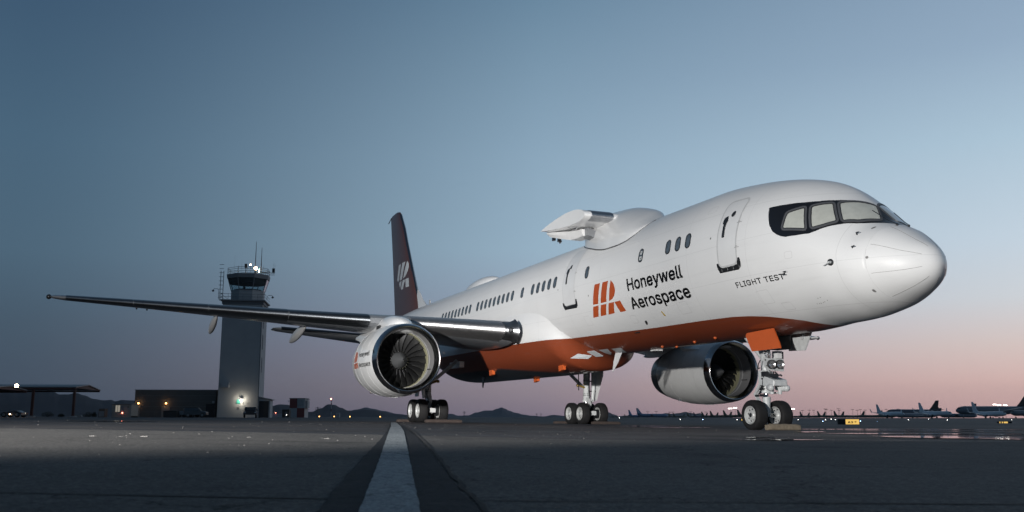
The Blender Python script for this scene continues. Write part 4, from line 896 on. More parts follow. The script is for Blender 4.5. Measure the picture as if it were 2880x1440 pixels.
# painted guide line in a dark sealed band, running from the camera to the starboard main gear
def ribbon(name, pts, off, m, jag=0, **kw):
    """pts: (left x,y,right x,y)"""
    vs = []; P = []
    for (a, b) in zip(pts, pts[1:]):
        n = max(2, int(hypot(b[0]-a[0], b[1]-a[1])/.12))
        for k in range(n): P.append([a[q]+(b[q]-a[q])*k/n for q in range(4)])
    P.append(list(pts[-1]))
    for l0, l1, r0, r1 in P:
        j1, j2 = random.uniform(-jag, jag), random.uniform(-jag, jag)
        vs += [(l0+j1, l1, gz(l0, l1)+off), ((l0+r0)/2, (l1+r1)/2, gz((l0+r0)/2, (l1+r1)/2)+off), (r0+j2, r1, gz(r0, r1)+off)]
    fs = []
    for i in range(len(P)-1):
        for k in (0, 1): fs.append((3*i+k, 3*i+k+1, 3*i+4+k, 3*i+3+k))
    return obj(name, MB().add(vs, fs), m, None, 80, **kw)
def gp(*uvs):
    out = []
    for (u0, u1, v) in uvs:
        a, b = ghit(u0, v), ghit(u1, v); out.append((a.x, a.y, b.x, b.y))
    return out
def extend(p, k=.55):
    a, b = p[0], p[1]; return [tuple(a[i]-(b[i]-a[i])*k for i in range(4))]+p
band = gp((894, 1345, 1440), (935, 1300, 1390), (985, 1252, 1330), (1035, 1212, 1275), (1068, 1182, 1240), (1088, 1155, 1215), (1094, 1135, 1200), (1096, 1124, 1193), (1098, 1117, 1189))
ribbon('sealed_band', extend(band), .008, M['sealer'], .006, kind='structure')
whi = gp((1014, 1180, 1440), (1032, 1170, 1390), (1056, 1158, 1330), (1074, 1148, 1275), (1086, 1141, 1240), (1094, 1136, 1215), (1100, 1126, 1200), (1099, 1119, 1193), (1100, 1113, 1189))
ribbon('white_guide_line', extend(whi), .012, M['whiteline'], .003, kind='structure')
# joint along the right side of the band, and a cross joint near the camera
M['crack'] = mat('open_joint', (.006, .006, .007), .9); M['joint'] = mat('filled_joint', (.035, .035, .036), .9)
jn = gp((1352, 1372, 1440), (1306, 1322, 1390), (1258, 1270, 1330), (1216, 1226, 1275), (1186, 1193, 1240), (1158, 1164, 1215), (1137, 1141, 1200))
ribbon('pavement_joint', extend(jn), .009, M['crack'], .010, kind='structure')
cj = [(x, 3.42+.04*sin(x)+.012*x, x, 3.44+.04*sin(x)+.012*x) for x in [-6+.4*k for k in range(31)]]
P_ = []
vs = [];
for x, y0, _, y1 in cj: vs += [(x, y0+random.uniform(-.006, .006), gz(x, y0)+.0065), (x, y1+random.uniform(-.006, .006), gz(x, y1)+.0065)]
obj('pavement_joint', MB().add(vs, [(2*i, 2*i+2, 2*i+3, 2*i+1) for i in range(len(cj)-1)]), M['joint'], None, 80, kind='structure')
# standing water on the apron towards the right
M['water'] = mat('standing_water', (.02, .022, .026), .03, spec=.6)
def puddle(uvs, off=.010, seed=0):
    rnd = random.Random(seed); P = [ghit(u, v) for u, v in uvs]; n = len(P); Q = []
    for i in range(n):
        a, b = P[i], P[(i+1) % n]
        for k in range(6):
            t = k/6; q = a.lerp(b, t); Q.append((q.x+rnd.uniform(-.06, .06), q.y+rnd.uniform(-.05, .05)))
    zs = min(gz(x, y) for x, y in Q); 
    bm = bmesh.new(); f = bm.faces.new([bm.verts.new((x, y, gz(x, y)+off)) for x, y in Q]); bmesh.ops.triangulate(bm, faces=[f])
    me = bpy.data.meshes.new('puddle'); bm.to_mesh(me); bm.free(); me.materials.append(M['water'])
    o = bpy.data.objects.new('puddle', me); COL.objects.link(o); o['kind'] = 'structure'
    if me.polygons[0].normal.z < 0: me.flip_normals()
puddle([(2455, 1228), (2600, 1226.5), (2760, 1227.5), (2885, 1230), (2885, 1239), (2780, 1236), (2620, 1233.5), (2500, 1231)], seed=1)
puddle([(2225, 1215), (2300, 1214.3), (2330, 1216), (2260, 1217.5)], seed=2)
puddle([(2300, 1220), (2500, 1219.3), (2700, 1220.5), (2880, 1222), (2880, 1224), (2640, 1222.8), (2420, 1222)], seed=3)
puddle([(2150, 1207.6), (2400, 1207), (2650, 1207.8), (2880, 1209), (2880, 1210.3), (2600, 1209.2), (2300, 1208.9)], seed=4)
puddle([(2090, 1232), (2160, 1231), (2180, 1232.6), (2120, 1233.6)], seed=5)
puddle([(2350, 1212.5), (2560, 1212), (2800, 1213.6), (2880, 1214.8), (2560, 1214)], seed=6)
puddle([(1730, 1199.2), (1840, 1198.6), (1960, 1199.3), (1850, 1200.2)], seed=7)
puddle([(1820, 1203.6), (1960, 1203), (2010, 1204), (1900, 1204.8)], seed=8)
puddle([(150, 1184.5), (300, 1184), (460, 1186), (300, 1186)], seed=9)
puddle([(2060, 1239), (2200, 1237.6), (2310, 1238.8), (2200, 1240.4)], seed=10)
# loose grit and pebbles scattered on the pavement: one countless mass
mb = MB(); rnd = random.Random(3)
for k in range(420):
    d = 4+30*rnd.random()**1.3; a = rnd.uniform(-.60, .60); x, y = d*math.tan(a), d
    r = rnd.uniform(.0018, .005)*(1+d/18); z = gz(x, y)+.004
    mb.add([(x+r*1.4, y, z), (x, y+r, z), (x-r*1.3, y, z), (x, y-r, z), (x, y, z+r*.9)], [(0, 1, 4), (1, 2, 4), (2, 3, 4), (3, 0, 4)])
M['grit'] = mat('pale_grit', (.22, .21, .20), .8); M['chip'] = mat('pale_chip', (.26, .25, .24), .8)
obj('grit', mb, M['grit'], None, 0, kind='stuff')
for (u, v, s_) in ((407, 1229, .042), (260, 1228, .032), (340, 1229, .02), (700, 1231, .024), (920, 1235, .03), (905, 1233, .012)):
    p = ghit(u, v); mb = MB()
    mb.loft([[v3(p.x+s_*q*cos(a)*(1+.2*sin(3*a+u)), p.y+s_*q*.6*sin(a), gz(p.x, p.y)+.004+h*s_) for a in [2*pi*k/9 for k in range(9)]] for q, h in ((1, 0), (.85, .10), (.4, .13))])
    tag(obj('concrete_chip', mb, M['chip'], None, 20), {407: 'largest pale chip lying on the concrete, left of the guide line', 260: 'long pale flake on the concrete towards the left edge', 340: 'small flake between the two larger chips at the left', 700: 'thin pale flake on the concrete below the control tower', 920: 'broken pale chip on the concrete nearest the guide line', 905: 'tiny crumb beside the chip nearest the guide line'}[u], 'debris')
# chocks
M['wood_dark'] = mat('weathered_timber', (.05, .037, .033), .9, noise=.3, nscale=10, bump=.5)
chock('wheel_chock', 'pale round edged timber chock in front of the nose wheels', 4.90, -.10, .98, .155, .17, M['wood'])
chock('wheel_chock', 'long dark timber beam in front of the starboard main wheels, right of the guide line', 22.42, 3.35, 1.55, .13, .2, M['wood_dark'])
chock('wheel_chock', 'dark timber beam behind the starboard main wheels, its end showing at the left', 24.95, 3.9, 1.5, .12, .2, M['wood_dark'])
chock('wheel_chock', 'long dark timber beam in front of the port main wheels', 22.42, -4.0, 1.35, .13, .2, M['wood_dark'])
chock('wheel_chock', 'dark timber beam behind the port main wheels, its end showing at the left', 24.95, -3.4, 1.5, .12, .2, M['wood_dark'])

# ------------------------------------------------------------------ hills
def hills(name, dist, pts, depth, col, seed, ripple):
    """a range of desert hills: rounded, gullied ground rising to a measured skyline"""
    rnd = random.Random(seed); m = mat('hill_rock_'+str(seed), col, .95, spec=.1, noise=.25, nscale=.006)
    us = [];
    P = []
    u = pts[0][0]
    while u <= pts[-1][0]:
        for (a, b), (c, d) in zip(pts, pts[1:]):
            if a <= u <= c: t = (u-a)/(c-a); v = b+(d-b)*(t*t*(3-2*t)); break
        P.append((u, v)); u += 3
    ROWS = 12; vs = []; ph = [rnd.uniform(0, 6) for _ in range(9)]
    for j in range(ROWS):
        q = j/(ROWS-1)          # 0 front foot, .6 crest, 1 back
        dd = dist+depth*(q-.6)
        for (u, v) in P:
            x = (u-1440)/FPX*dist; h = max((1174.5+(u-1440)*.0021-v)/FPX*dist, 0)
            prof = sin(pi/2*min(q/.6, 1))**1.25 if q < .6 else cos(pi/2*(q-.6)/.4)
            gul = sum(sin(x/(dist*w)+ph[i]+q*(2+i))*a for i, (w, a) in enumerate(((.012, .5), (.005, .3), (.0023, .2))))
            z = h*prof*(1+.10*gul*(1 if q != .6 else 0)*(1-abs(2*min(q/.6, 1)-1)))
            vs.append((x*dd/dist, dd, gz(0, dist)*.0+.0016*dist+z-2 if j in (0, ROWS-1) else .0016*dist+z))
    nx = len(P); fs = [(j*nx+i, j*nx+i+1, (j+1)*nx+i+1, (j+1)*nx+i) for j in range(ROWS-1) for i in range(nx-1)]
    return obj(name, MB().add(vs, fs), m, None, 60, kind='structure')
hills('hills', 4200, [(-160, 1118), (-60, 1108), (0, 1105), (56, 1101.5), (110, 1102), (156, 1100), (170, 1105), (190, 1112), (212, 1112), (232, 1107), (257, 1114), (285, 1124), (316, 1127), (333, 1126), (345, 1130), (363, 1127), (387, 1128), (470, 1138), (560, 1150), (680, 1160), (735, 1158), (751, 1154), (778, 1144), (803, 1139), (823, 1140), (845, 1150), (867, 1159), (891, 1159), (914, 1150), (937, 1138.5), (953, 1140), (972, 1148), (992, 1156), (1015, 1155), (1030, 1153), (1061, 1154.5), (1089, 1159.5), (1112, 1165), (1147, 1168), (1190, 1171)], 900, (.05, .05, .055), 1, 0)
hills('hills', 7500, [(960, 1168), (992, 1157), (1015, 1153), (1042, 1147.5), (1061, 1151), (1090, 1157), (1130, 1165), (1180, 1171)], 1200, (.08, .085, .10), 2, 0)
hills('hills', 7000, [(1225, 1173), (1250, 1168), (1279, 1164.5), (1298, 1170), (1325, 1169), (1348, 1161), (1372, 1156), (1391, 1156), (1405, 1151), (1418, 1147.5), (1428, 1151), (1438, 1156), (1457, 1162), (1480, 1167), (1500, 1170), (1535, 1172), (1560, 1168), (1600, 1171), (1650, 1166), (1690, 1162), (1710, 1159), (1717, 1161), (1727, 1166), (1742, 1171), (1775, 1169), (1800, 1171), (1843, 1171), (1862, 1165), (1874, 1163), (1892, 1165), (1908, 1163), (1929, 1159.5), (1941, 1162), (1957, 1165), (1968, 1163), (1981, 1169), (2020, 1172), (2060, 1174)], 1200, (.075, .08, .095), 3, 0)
# ------------------------------------------------------------------ control tower
M['tower'] = mat('tower_wall', (.34, .35, .36), .8, noise=.08, nscale=.5)
M['tower_dark'] = mat('tower_trim', (.13, .14, .155), .7)
M['glass'] = mat('tinted_glass', (.6, .72, .76), .03, trans=.95, spec=.5)
M['roofgrey'] = mat('roof_grey', (.2, .21, .22), .7)
M['steelrail'] = mat('galvanised_rail', (.16, .17, .18), .5, metal=.5)
M['lamp_warm'] = mat('lamp_warm', (.9, .8, .7), .5, emit=(1, .72, .45), es=28)
M['lamp_amber'] = mat('lamp_amber', (.9, .5, .2), .5, emit=(1, .45, .12), es=9)
M['lamp_white'] = mat('lamp_white', (.9, .9, .9), .5, emit=(1, .95, .88), es=12)
M['lamp_red'] = mat('lamp_red', (.9, .1, .1), .5, emit=(1, .25, .16), es=12)
M['lamp_green'] = mat('lamp_green', (.6, .9, .7), .5, emit=(.6, 1, .75), es=8)
M['lamp_blue'] = mat('lamp_blue', (.4, .6, 1), .5, emit=(.35, .55, 1), es=14)
DT = 170.0; SC = FPX/DT                       # pixels per metre there
def tpos(u): return (u-1440)/FPX*DT*.99
TX0, TX1 = tpos(614), tpos(726)
tw = thing('control_tower', 'tall grey concrete control tower with a glazed octagonal cab and rooftop antennas', 'control tower', (0, 0, 0))
base = gz(tpos(670), DT); cxT = (TX0+TX1)/2; wT = TX1-TX0; dT = 7.0
tw.location = (cxT+.5, DT, base); tw.rotation_euler = (0, 0, radians(7.5))
H = lambda v: (1176.0-v)/SC*1.0+.0            # height above the base for a photo row
hs = H(860)
shaft = obj('shaft', MB().loft([[v3(-wT/2*k, 0, z), v3(wT/2*k, 0, z), v3(wT/2*k, dT, z), v3(-wT/2*k, dT, z)] for z, k in ((-.3, 1), (hs, .985))]), M['tower'], tw, 0)
obj('corner_seam', MB().box((wT/2-.18, -.03, 0), (wT/2-.06, 0, hs-.1)), M['tower_dark'], shaft)
for z in (H(1050), H(985), H(925), H(885)): obj('stair_window', MB().box((wT/2-.03, 1.6, z), (wT/2+.04, 2.3, z+2.6)), M['tower_dark'], shaft)
obj('shaft_cap', MB().box((-wT/2-.12, -.15, hs), (wT/2+.12, dT+.1, hs+.55)), M['tower_dark'], tw, 0)
obj('gallery_floor', MB().box((-wT/2-.4, -.5, hs+.55), (wT/2+.4, dT+.4, hs+.78)), M['roofgrey'], tw, 0)
def octo(r, z, cy=None, off=0): 
    cy = dT/2 if cy is None else cy
    return [v3(.3+.94*r*cos(pi/8+pi/4*k+off), cy+.94*r*sin(pi/8+pi/4*k+off), z) for k in range(8)]
zc0, zs, zw1, zr = hs+.78, H(817), H(783), H(771)
R0_ = 3.25
cab = obj('cab_wall', MB().loft([octo(R0_, zc0), octo(R0_, zs-.3), octo(R0_+.08, zs)]), M['tower'], tw, 0)
obj('cab_floor', MB().loft([octo(R0_-.1, zs-.2), octo(R0_-.1, zs-.15)]), M['dark'], tw, 0)
r0, r1 = R0_+.02, R0_+.72
for k in range(8):
    a, b, c, d = octo(r0, zs)[k], octo(r0, zs)[(k+1) % 8], octo(r1, zw1)[(k+1) % 8], octo(r1, zw1)[k]
    obj('cab_window', MB().prism([a, b, c, d], (b-a).cross(d-a).normalized()*.04), M['glass'], tw, 0)
    obj('mullion', MB().tube([a, d], .085, 6), M['tower_dark'], tw)
    e, f = octo(r1-.02, zw1)[k], octo(r1-.02, zw1)[(k+1) % 8]
obj('sun_blind', MB().loft([octo(r1-.1, zw1), octo(r1-.30, zw1-.8)], c0=False, c1=False), M['dark'], tw, 0)
obj('cab_ceiling', MB().loft([octo(r1-.05, zw1-.02), octo(r1-.05, zw1+.05)]), M['dark'], tw, 0)
obj('console', MB().loft([octo(R0_-.5, zs-.2), octo(R0_-.5, zs+.25)]).box((-.3, 2, zs), (0, 2.3, zs+.7)), M['dark'], tw, 0)
obj('roof_slab', MB().loft([octo(r1+.18, zw1), octo(r1+.28, zr-.1), octo(r1+.25, zr)]), M['roofgrey'], tw, 0)
for x, y in ((1.2, 1.2), (2.6, 2.2)): obj('ceiling_lamp', MB().sphere((x, y, zw1-.25), .05, 5), M['lamp_white'], tw)
rl = MB()
for z in (.45, .85, 1.15):
    o = octo(r1+.1, zr+z); rl.tube(o+[o[0]], .035, 5)
for p in octo(r1+.1, zr): rl.tube([p, p+v3(0, 0, 1.15)], .04, 5)
obj('roof_railing', rl, M['steelrail'], tw)
rl = MB()
for z in (.5, 1.0):
    rl.tube([(-wT/2-.33, -.42, hs+.78+z), (wT/2+.33, -.42, hs+.78+z), (wT/2+.33, dT, hs+.78+z)], .035, 5).tube([(-wT/2-.33, -.42, hs+.78+z), (-wT/2-.33, dT, hs+.78+z)], .035, 5)
for k in range(7): x = -wT/2-.33+(wT+.66)*k/6; rl.tube([(x, -.42, hs+.78), (x, -.42, hs+1.78)], .03, 5)
obj('gallery_railing', rl, M['steelrail'], tw)
ld = MB()
for s in (-.25, .25): ld.tube([(-r1-.25+s*.0-.2+(0 if s < 0 else .5), 2.0, hs+.8), (-r1-.45+(0 if s < 0 else .5), 2.0, zr+.6)], .06, 6)
for k in range(9): ld.tube([(-r1-.75, 2.0, hs+1.4+k*.75), (-r1+.05, 2.0, hs+1.4+k*.75)], .04, 5)
obj('access_ladder', ld, M['steelrail'], tw)
for s, x, v in ((-1, -wT/2-.7, 822), (1, wT/2+.7, 838)):
    z = H(v); o = obj('gooseneck_lamp', MB().tube([(x, -.5, hs+.7), (x, -.5, z-.1), (x+s*.2, -.5, z+.2), (x+s*.8, -.5, z+.22), (x+s*1.0, -.5, z)], .045, 6).loft([[v3(x+s*1.0+r*cos(2*pi*k/10), -.5+r*sin(2*pi*k/10), z-h) for k in range(10)] for r, h in ((.06, -.05), (.26, .16), (.05, .34))]), M['tower_dark'], tw)
def antenna(x, y, h, r=.03, r2=None): obj('antenna', MB().tube([(x, y, zr), (x, y, zr+h*.5), (x, y, zr+h)], [r, r, (r2 or r*.5)], 6), M['darkmetal'], tw)
cxu = lambda u: (u-670.5)/SC
for u, v, r in ((694.5, 672, .075), (711, 689, .07), (712, 733, .035), (648, 742, .03), (672, 740, .03), (636, 715, .012), (656, 725, .012), (746, 730, .02), (750, 735, .02), (717, 742, .03), (724, 755, .03)): antenna(cxu(u), 2.5, H(v)-zr, r)
obj('radome_drum', MB().box((cxu(665), 2.2, zr+1.35), (cxu(671.5), 2.8, zr+2.05)).tube([(cxu(668), 2.5, zr), (cxu(668), 2.5, zr+1.3)], .06, 6), M['darkmetal'], tw)
obj('antenna_cluster', MB().box((cxu(743), 2.2, zr+.6), (cxu(750), 2.8, zr+1.3)).tube([(cxu(697), 2.4, zr+.5), (cxu(750), 2.4, zr+.45)], .06, 5).tube([(cxu(697), 2.4, zr+.5), (cxu(707), 2.4, zr)], .05, 5).tube([(cxu(735), 2.4, zr+.1), (cxu(748), 2.4, zr+.1)], .04, 5), M['darkmetal'], tw)
obj('beacon', MB().sphere((cxu(697), 1.9, H(752)), .30, 8), M['lamp_warm'], tw); obj('beacon_stand', MB().tube([(cxu(696), 1.9, zr), (cxu(696), 1.9, H(756))], .14, 8), M['lamp_red_dim'] if 'lamp_red_dim' in M else M['darkmetal'], tw)
obj('obstruction_light', MB().sphere((cxu(682), 2.0, H(742)), .13, 6), M['lamp_warm'], tw); obj('light_stem', MB().tube([(cxu(682), 2.0, zr), (cxu(682), 2.0, H(744))], .03, 5), M['steelrail'], tw)
obj('signal_lamp', MB().prism([(cxu(704.5), 2, H(763)), (cxu(708), 2, H(763)), (cxu(706.5), 2, H(751))], (0, .1, 0)), M['lamp_green'], tw)
# base details: wall box, lit entrance sign, side lean-to
obj('wall_unit', MB().box((cxu(626), -.9, H(1094)), (cxu(645), -.02, H(1080))), M['tower'], tw)
obj('wall_sign', MB().box((cxu(667), -.12, H(1137.5)), (cxu(676), -.02, H(1127))), mat('entrance_sign_green', (.05, .25, .2), .5, emit=(.1, .55, .42), es=.35), tw)
obj('wall_plate', MB().box((cxu(668), -.06, H(1153)), (cxu(675), -.02, H(1147))), M['tower_dark'], tw)
wl = obj('wall_lamp', MB().box((cxu(676), -.4, H(1124)), (cxu(683), -.02, H(1122.5))), M['darkmetal'], tw)
obj('bulb', MB().sphere((cxu(679.5), -.38, H(1128.2)), .17, 6), M['lamp_white'], wl)
obj('conduit', MB().tube([(cxu(680), -.06, H(1136)), (cxu(704), -.06, H(1136))], .03, 5), M['tower_dark'], tw)
obj('lean_to', MB().prism([(wT/2+.02, .3, 0), (wT/2+2.0, .3, 0), (wT/2+2.0, .3, 3.1), (wT/2+.02, .3, 3.5)], (0, 4, 0)), M['tower'], tw, 0)
obj('lean_to_opening', MB().box((wT/2+.1, .22, 0), (wT/2+1.75, .32, 2.9)), M['dark'], tw)
obj('lean_to_roof', MB().prism([(wT/2, .05, 3.5), (wT/2+2.3, .05, 3.05), (wT/2+2.3, .05, 3.2), (wT/2, .05, 3.68)], (0, 4.4, 0)), M['roofgrey'], tw, 0)
def lamp(parent, loc, e, col, r=.1):
    l = bpy.data.lights.new('lamp_light', 'POINT'); l.energy = e; l.color = col; l.shadow_soft_size = r
    o = bpy.data.objects.new('lamp_light', l); COL.objects.link(o); o.parent = parent; o.location = loc; return o
lamp(tw, (cxu(679.5), -.75, H(1129)), 120, (1, .88, .68))

# ------------------------------------------------------------------ low building, trailer, canopies and the small things beside them
def house(name, label, cat, u0, u1, vt, dist, depth, m, vb=None, trim=True, group=None):
    x0, x1 = (u0-1440)/FPX*dist*.99, (u1-1440)/FPX*dist*.99; z = gz((x0+x1)/2, dist); h = (1175-vt)/FPX*dist
    t = thing(name, label, cat, ((x0+x1)/2, dist, z), 0, group); w = x1-x0
    obj('wall', MB().box((-w/2, 0, -.3), (w/2, depth, h)), m, t, 0)
    if trim: obj('parapet', MB().box((-w/2-.06, -.06, h), (w/2+.06, depth, h+.14)), M['roofgrey'], t, 0)
    return t, w, h
M['block'] = mat('tan_block_wall', (.115, .108, .10), .9, noise=.15, nscale=.8)
D2 = 172.0
bl, bw, bh = house('service_building', 'long low flat roofed block building joined to the left of the control tower', 'building', 388, 615, 1101, D2, 9, M['block'])
bx = lambda u: ((u-501.5)/FPX*D2)
bz = lambda v: (1175-v)/FPX*D2
for a, b in ((393, 405), (465, 488)):
    dd = obj('door', MB().box((bx(a), -.08, 0), (bx(b), -.01, bz(1144.5))), mat('pale_door', (.23, .21, .19), .7), bl)
    obj('door_handle', MB().sphere((bx(b)-.15, -.12, 1.0), .05, 5), M['steel'], dd)
for u in (401, 477.5):
    w_ = obj('wall_lamp', MB().lathe([(0, .16), (.0, .20), (.1, .20)], (bx(u), -.15, bz(1136.5)), 'y', 14), M['darkmetal'], bl)
    obj('bulb', MB().sphere((bx(u), -.18, bz(1136.5)), .15, 6), M['lamp_amber'], w_); lamp(bl, (bx(u), -.5, bz(1137)), 8, (1, .55, .25))
obj('alcove', MB().box((bx(588), -.06, 0), (bx(612), -.01, bz(1138))), M['dark'], bl)
obj('meter_box', MB().box((bx(606), -.3, bz(1136)), (bx(612), -.02, bz(1130))), M['tower'], bl)
for z in (.35, .7, 1.05, 1.4): obj('block_course', MB().box((-bw/2+.02, -.015, z*bh/1.75), (bw/2-.02, -.002, z*bh/1.75+.03)), M['roofgrey'], bl)
tr, t_w, t_h = house('site_trailer', 'small pale portable cabin with lit windows, standing left of the low building', 'portable cabin', 326, 380, 1139.5, 160.0, 3, mat('pale_cladding', (.30, .28, .25), .7), trim=False)
for a, b in ((336, 341), (342.5, 348)): obj('window', MB().box((-t_w/2+(a-326)*.0596, -.04, .9), (-t_w/2+(b-326)*.0596, -.005, 1.95)), mat('lit_blind', (.6, .57, .5), .6, emit=(.9, .8, .62), es=.25), tr)
obj('dark_door', MB().box((-t_w/2+1.45, -.03, .3), (-t_w/2+1.95, -.005, 1.9)), M['roofgrey'], tr)
obj('red_lamp', MB().sphere((-t_w/2+1.78, -.12, .72), .09, 6), M['lamp_red'], tr)
obj('roof_edge', MB().box((-t_w/2-.1, -.15, t_h), (t_w/2+.1, 3, t_h+.1)), M['roofgrey'], tr)
obj('vent', MB().box((t_w/2-.6, -.05, t_h-.5), (t_w/2-.45, -.005, t_h-.35)), M['dark'], tr)
obj('skirt', MB().box((-t_w/2, .1, -.3), (t_w/2, 3, .2)), M['dark'], tr)
kb, _, _ = house('utility_cabinet', 'squat brown utility cabinet between the shade canopy and the portable cabin', 'cabinet', 289, 306, 1151.5, 158, 1.2, mat('brown_cabinet', (.10, .075, .06), .8), trim=False)
obj('cabinet_door', MB().box((-.42, -.03, .1), (.42, -.005, 1.0)), M['roofgrey'], kb)
# dumpster
def dumpster(u0, u1, dist):
    p = at((u0+u1)/2, dist); w = (u1-u0)/FPX*dist
    t = thing('dumpster', 'dark steel dumpster standing in front of the second door of the low building', 'dumpster', p)
    md = mat('dark_dumpster', (.022, .025, .026), .6)
    obj('bin', MB().loft([[v3(-w/2*k, 0, z), v3(w/2*k, 0, z), v3(w/2*k, 1.3, z), v3(-w/2*k, 1.3, z)] for z, k in ((0, .9), (.15, .95), (.95, 1))]), md, t, 0)
    for s in (-1, 1): obj('lid', MB().prism([(s*w*.01, -.05, .95), (s*w/2, -.05, .95), (s*w/2, -.05, 1.02), (s*w*.01, -.05, 1.05)], (0, 1.4, .1)), M['rubber'], t, 0)
    for k in range(4): obj('rib', MB().box((-w/2+.2+k*w*.27, -.05, .15), (-w/2+.26+k*w*.27, .0, .9)), md, t)
dumpster(470, 507, 155)
# vehicles
def vehicle(label, cat, loc, rz, L_, Wd, Hh, kind, col, lights=True, name='parked_car'):
    t = thing(name, label, cat, loc, rz)
    paint = mat('car_paint', col, .3, coat=.35); gl = M['carglass']
    # side profile (x along the car, front at +x)
    if kind == 'suv': P = [(-.5, .32), (-.5, .62), (-.49, .98), (-.40, 1.0), (.10, 1.0), (.24, .66), (.46, .60), (.5, .48), (.5, .28), (-.5, .28)]; gp_ = (-.44, .08, .20)
    elif kind == 'pickup': P = [(-.5, .32), (-.5, .62), (-.08, .62), (-.06, .98), (.10, 1.0), (.22, .66), (.46, .60), (.5, .48), (.5, .28), (-.5, .28)]; gp_ = (-.04, .08, .18)
    else: P = [(-.5, .35), (-.5, .68), (-.36, .74), (-.22, .99), (.08, 1.0), (.24, .70), (.46, .62), (.5, .48), (.5, .28), (-.5, .28)]; gp_ = (-.2, .06, .2)
    P = P[:-1]+[(-.5, .28)]
    sec_ = []
    for y, k, q in ((-.5, .0, 0), (-.49, 1, 0), (-.40, 1, 1), (.40, 1, 1), (.49, 1, 0)):
        pass
    mb = MB()
    up = lambda z: 1 if z < .66 else .80
    ringsV = []
    for y in (-1, -.93, .93, 1):
        ringsV.append([v3(a*L_*(1 if abs(y) < .95 else .985), y*Wd/2*(1 if b < .66 else .84), b*Hh*(1 if abs(y) < .95 else .97)) for a, b in P])
    obj('body', mb.loft(ringsV), paint, t, 30)
    a, b, c = gp_
    for s in (-1, 1):
        obj('side_window', MB().prism([(a*L_, s*Wd/2*.965, .68*Hh), (c*L_, s*Wd/2*.965, .68*Hh), (b*L_, s*Wd/2*.86, .94*Hh), ((a+.02)*L_, s*Wd/2*.86, .94*Hh)], (0, s*.02, 0)), gl, t)
    obj('windscreen', MB().prism([((c+.035)*L_, -Wd*.38, .68*Hh), ((c+.035)*L_, Wd*.38, .68*Hh), ((b+.045)*L_, Wd*.35, .97*Hh), ((b+.045)*L_, -Wd*.35, .97*Hh)], (.03, 0, 0)), gl, t)
    obj('rear_window', MB().prism([((-.49 if kind == 'suv' else a-.02)*L_-.03, -Wd*.36, .68*Hh), ((-.49 if kind == 'suv' else a-.02)*L_-.03, Wd*.36, .68*Hh), ((-.485 if kind == 'suv' else a)*L_-.03, Wd*.34, .93*Hh), ((-.485 if kind == 'suv' else a)*L_-.03, -Wd*.34, .93*Hh)], (-.02, 0, 0)), gl, t)
    for x in (-.31, .32):
        for s in (-1, 1):
            w = obj('wheel', MB().lathe([(-.12, .02), (-.12, .30), (-.08, .36), (.08, .36), (.12, .30), (.12, .02)], (x*L_, s*(Wd/2-.12), .36), 'y', 20), M['rubber'], t)
            obj('rim', MB().lathe([(s*.121, .005), (s*.125, .2), (s*.115, .22)], (x*L_, s*(Wd/2-.12), .36), 'y', 14), M['steelrail'], w)
    for s in (-1, 1):
        obj('headlight', MB().box((.485*L_, s*Wd*.40-.12, .47*Hh), (.503*L_, s*Wd*.40+.12, .55*Hh)), M['glasslamp'], t)
        obj('tail_light', MB().box((-.505*L_, s*Wd*.43-.08, .50*Hh), (-.49*L_, s*Wd*.43+.08, .64*Hh)), mat('tail_lens', (.25, .01, .01), .3), t)
        obj('mirror', MB().box((c*L_-.2, s*(Wd/2+.06)-.09, .66*Hh), (c*L_-.08, s*(Wd/2+.06)+.09, .73*Hh)), M['darkmetal'], t)
    obj('bumper', MB().box((.49*L_, -Wd*.46, .28*Hh), (.515*L_, Wd*.46, .38*Hh)).box((-.515*L_, -Wd*.46, .28*Hh), (-.49*L_, Wd*.46, .38*Hh)), M['darkmetal'], t)
    return t
M['carglass'] = mat('car_glass', (.02, .025, .03), .05, coat=.5)
vehicle('black sport utility vehicle parked side on in front of the low building', 'car', at(562, 152), radians(8), 3.4, 1.95, 1.55, 'suv', (.012, .013, .018))
vehicle('silver pickup mostly hidden behind the black vehicle at the low building', 'pickup truck', at(541, 157), radians(170), 3.6, 1.9, 1.5, 'pickup', (.22, .24, .26), name='parked_pickup')
vehicle('dark sport utility vehicle parked nose out at the foot of the control tower', 'car', at(714, 148), radians(-76), 4.4, 1.95, 1.62, 'suv', (.014, .011, .011))
pk = vehicle('dark low car parked alone under the nearer shade canopy', 'car', at(53, 132), radians(176), 3.0, 1.7, .95, 'sedan', (.02, .015, .014))
obj('marker_lamp', MB().sphere((.0, 1.0, .45), .06, 5), M['lamp_warm'], pk)
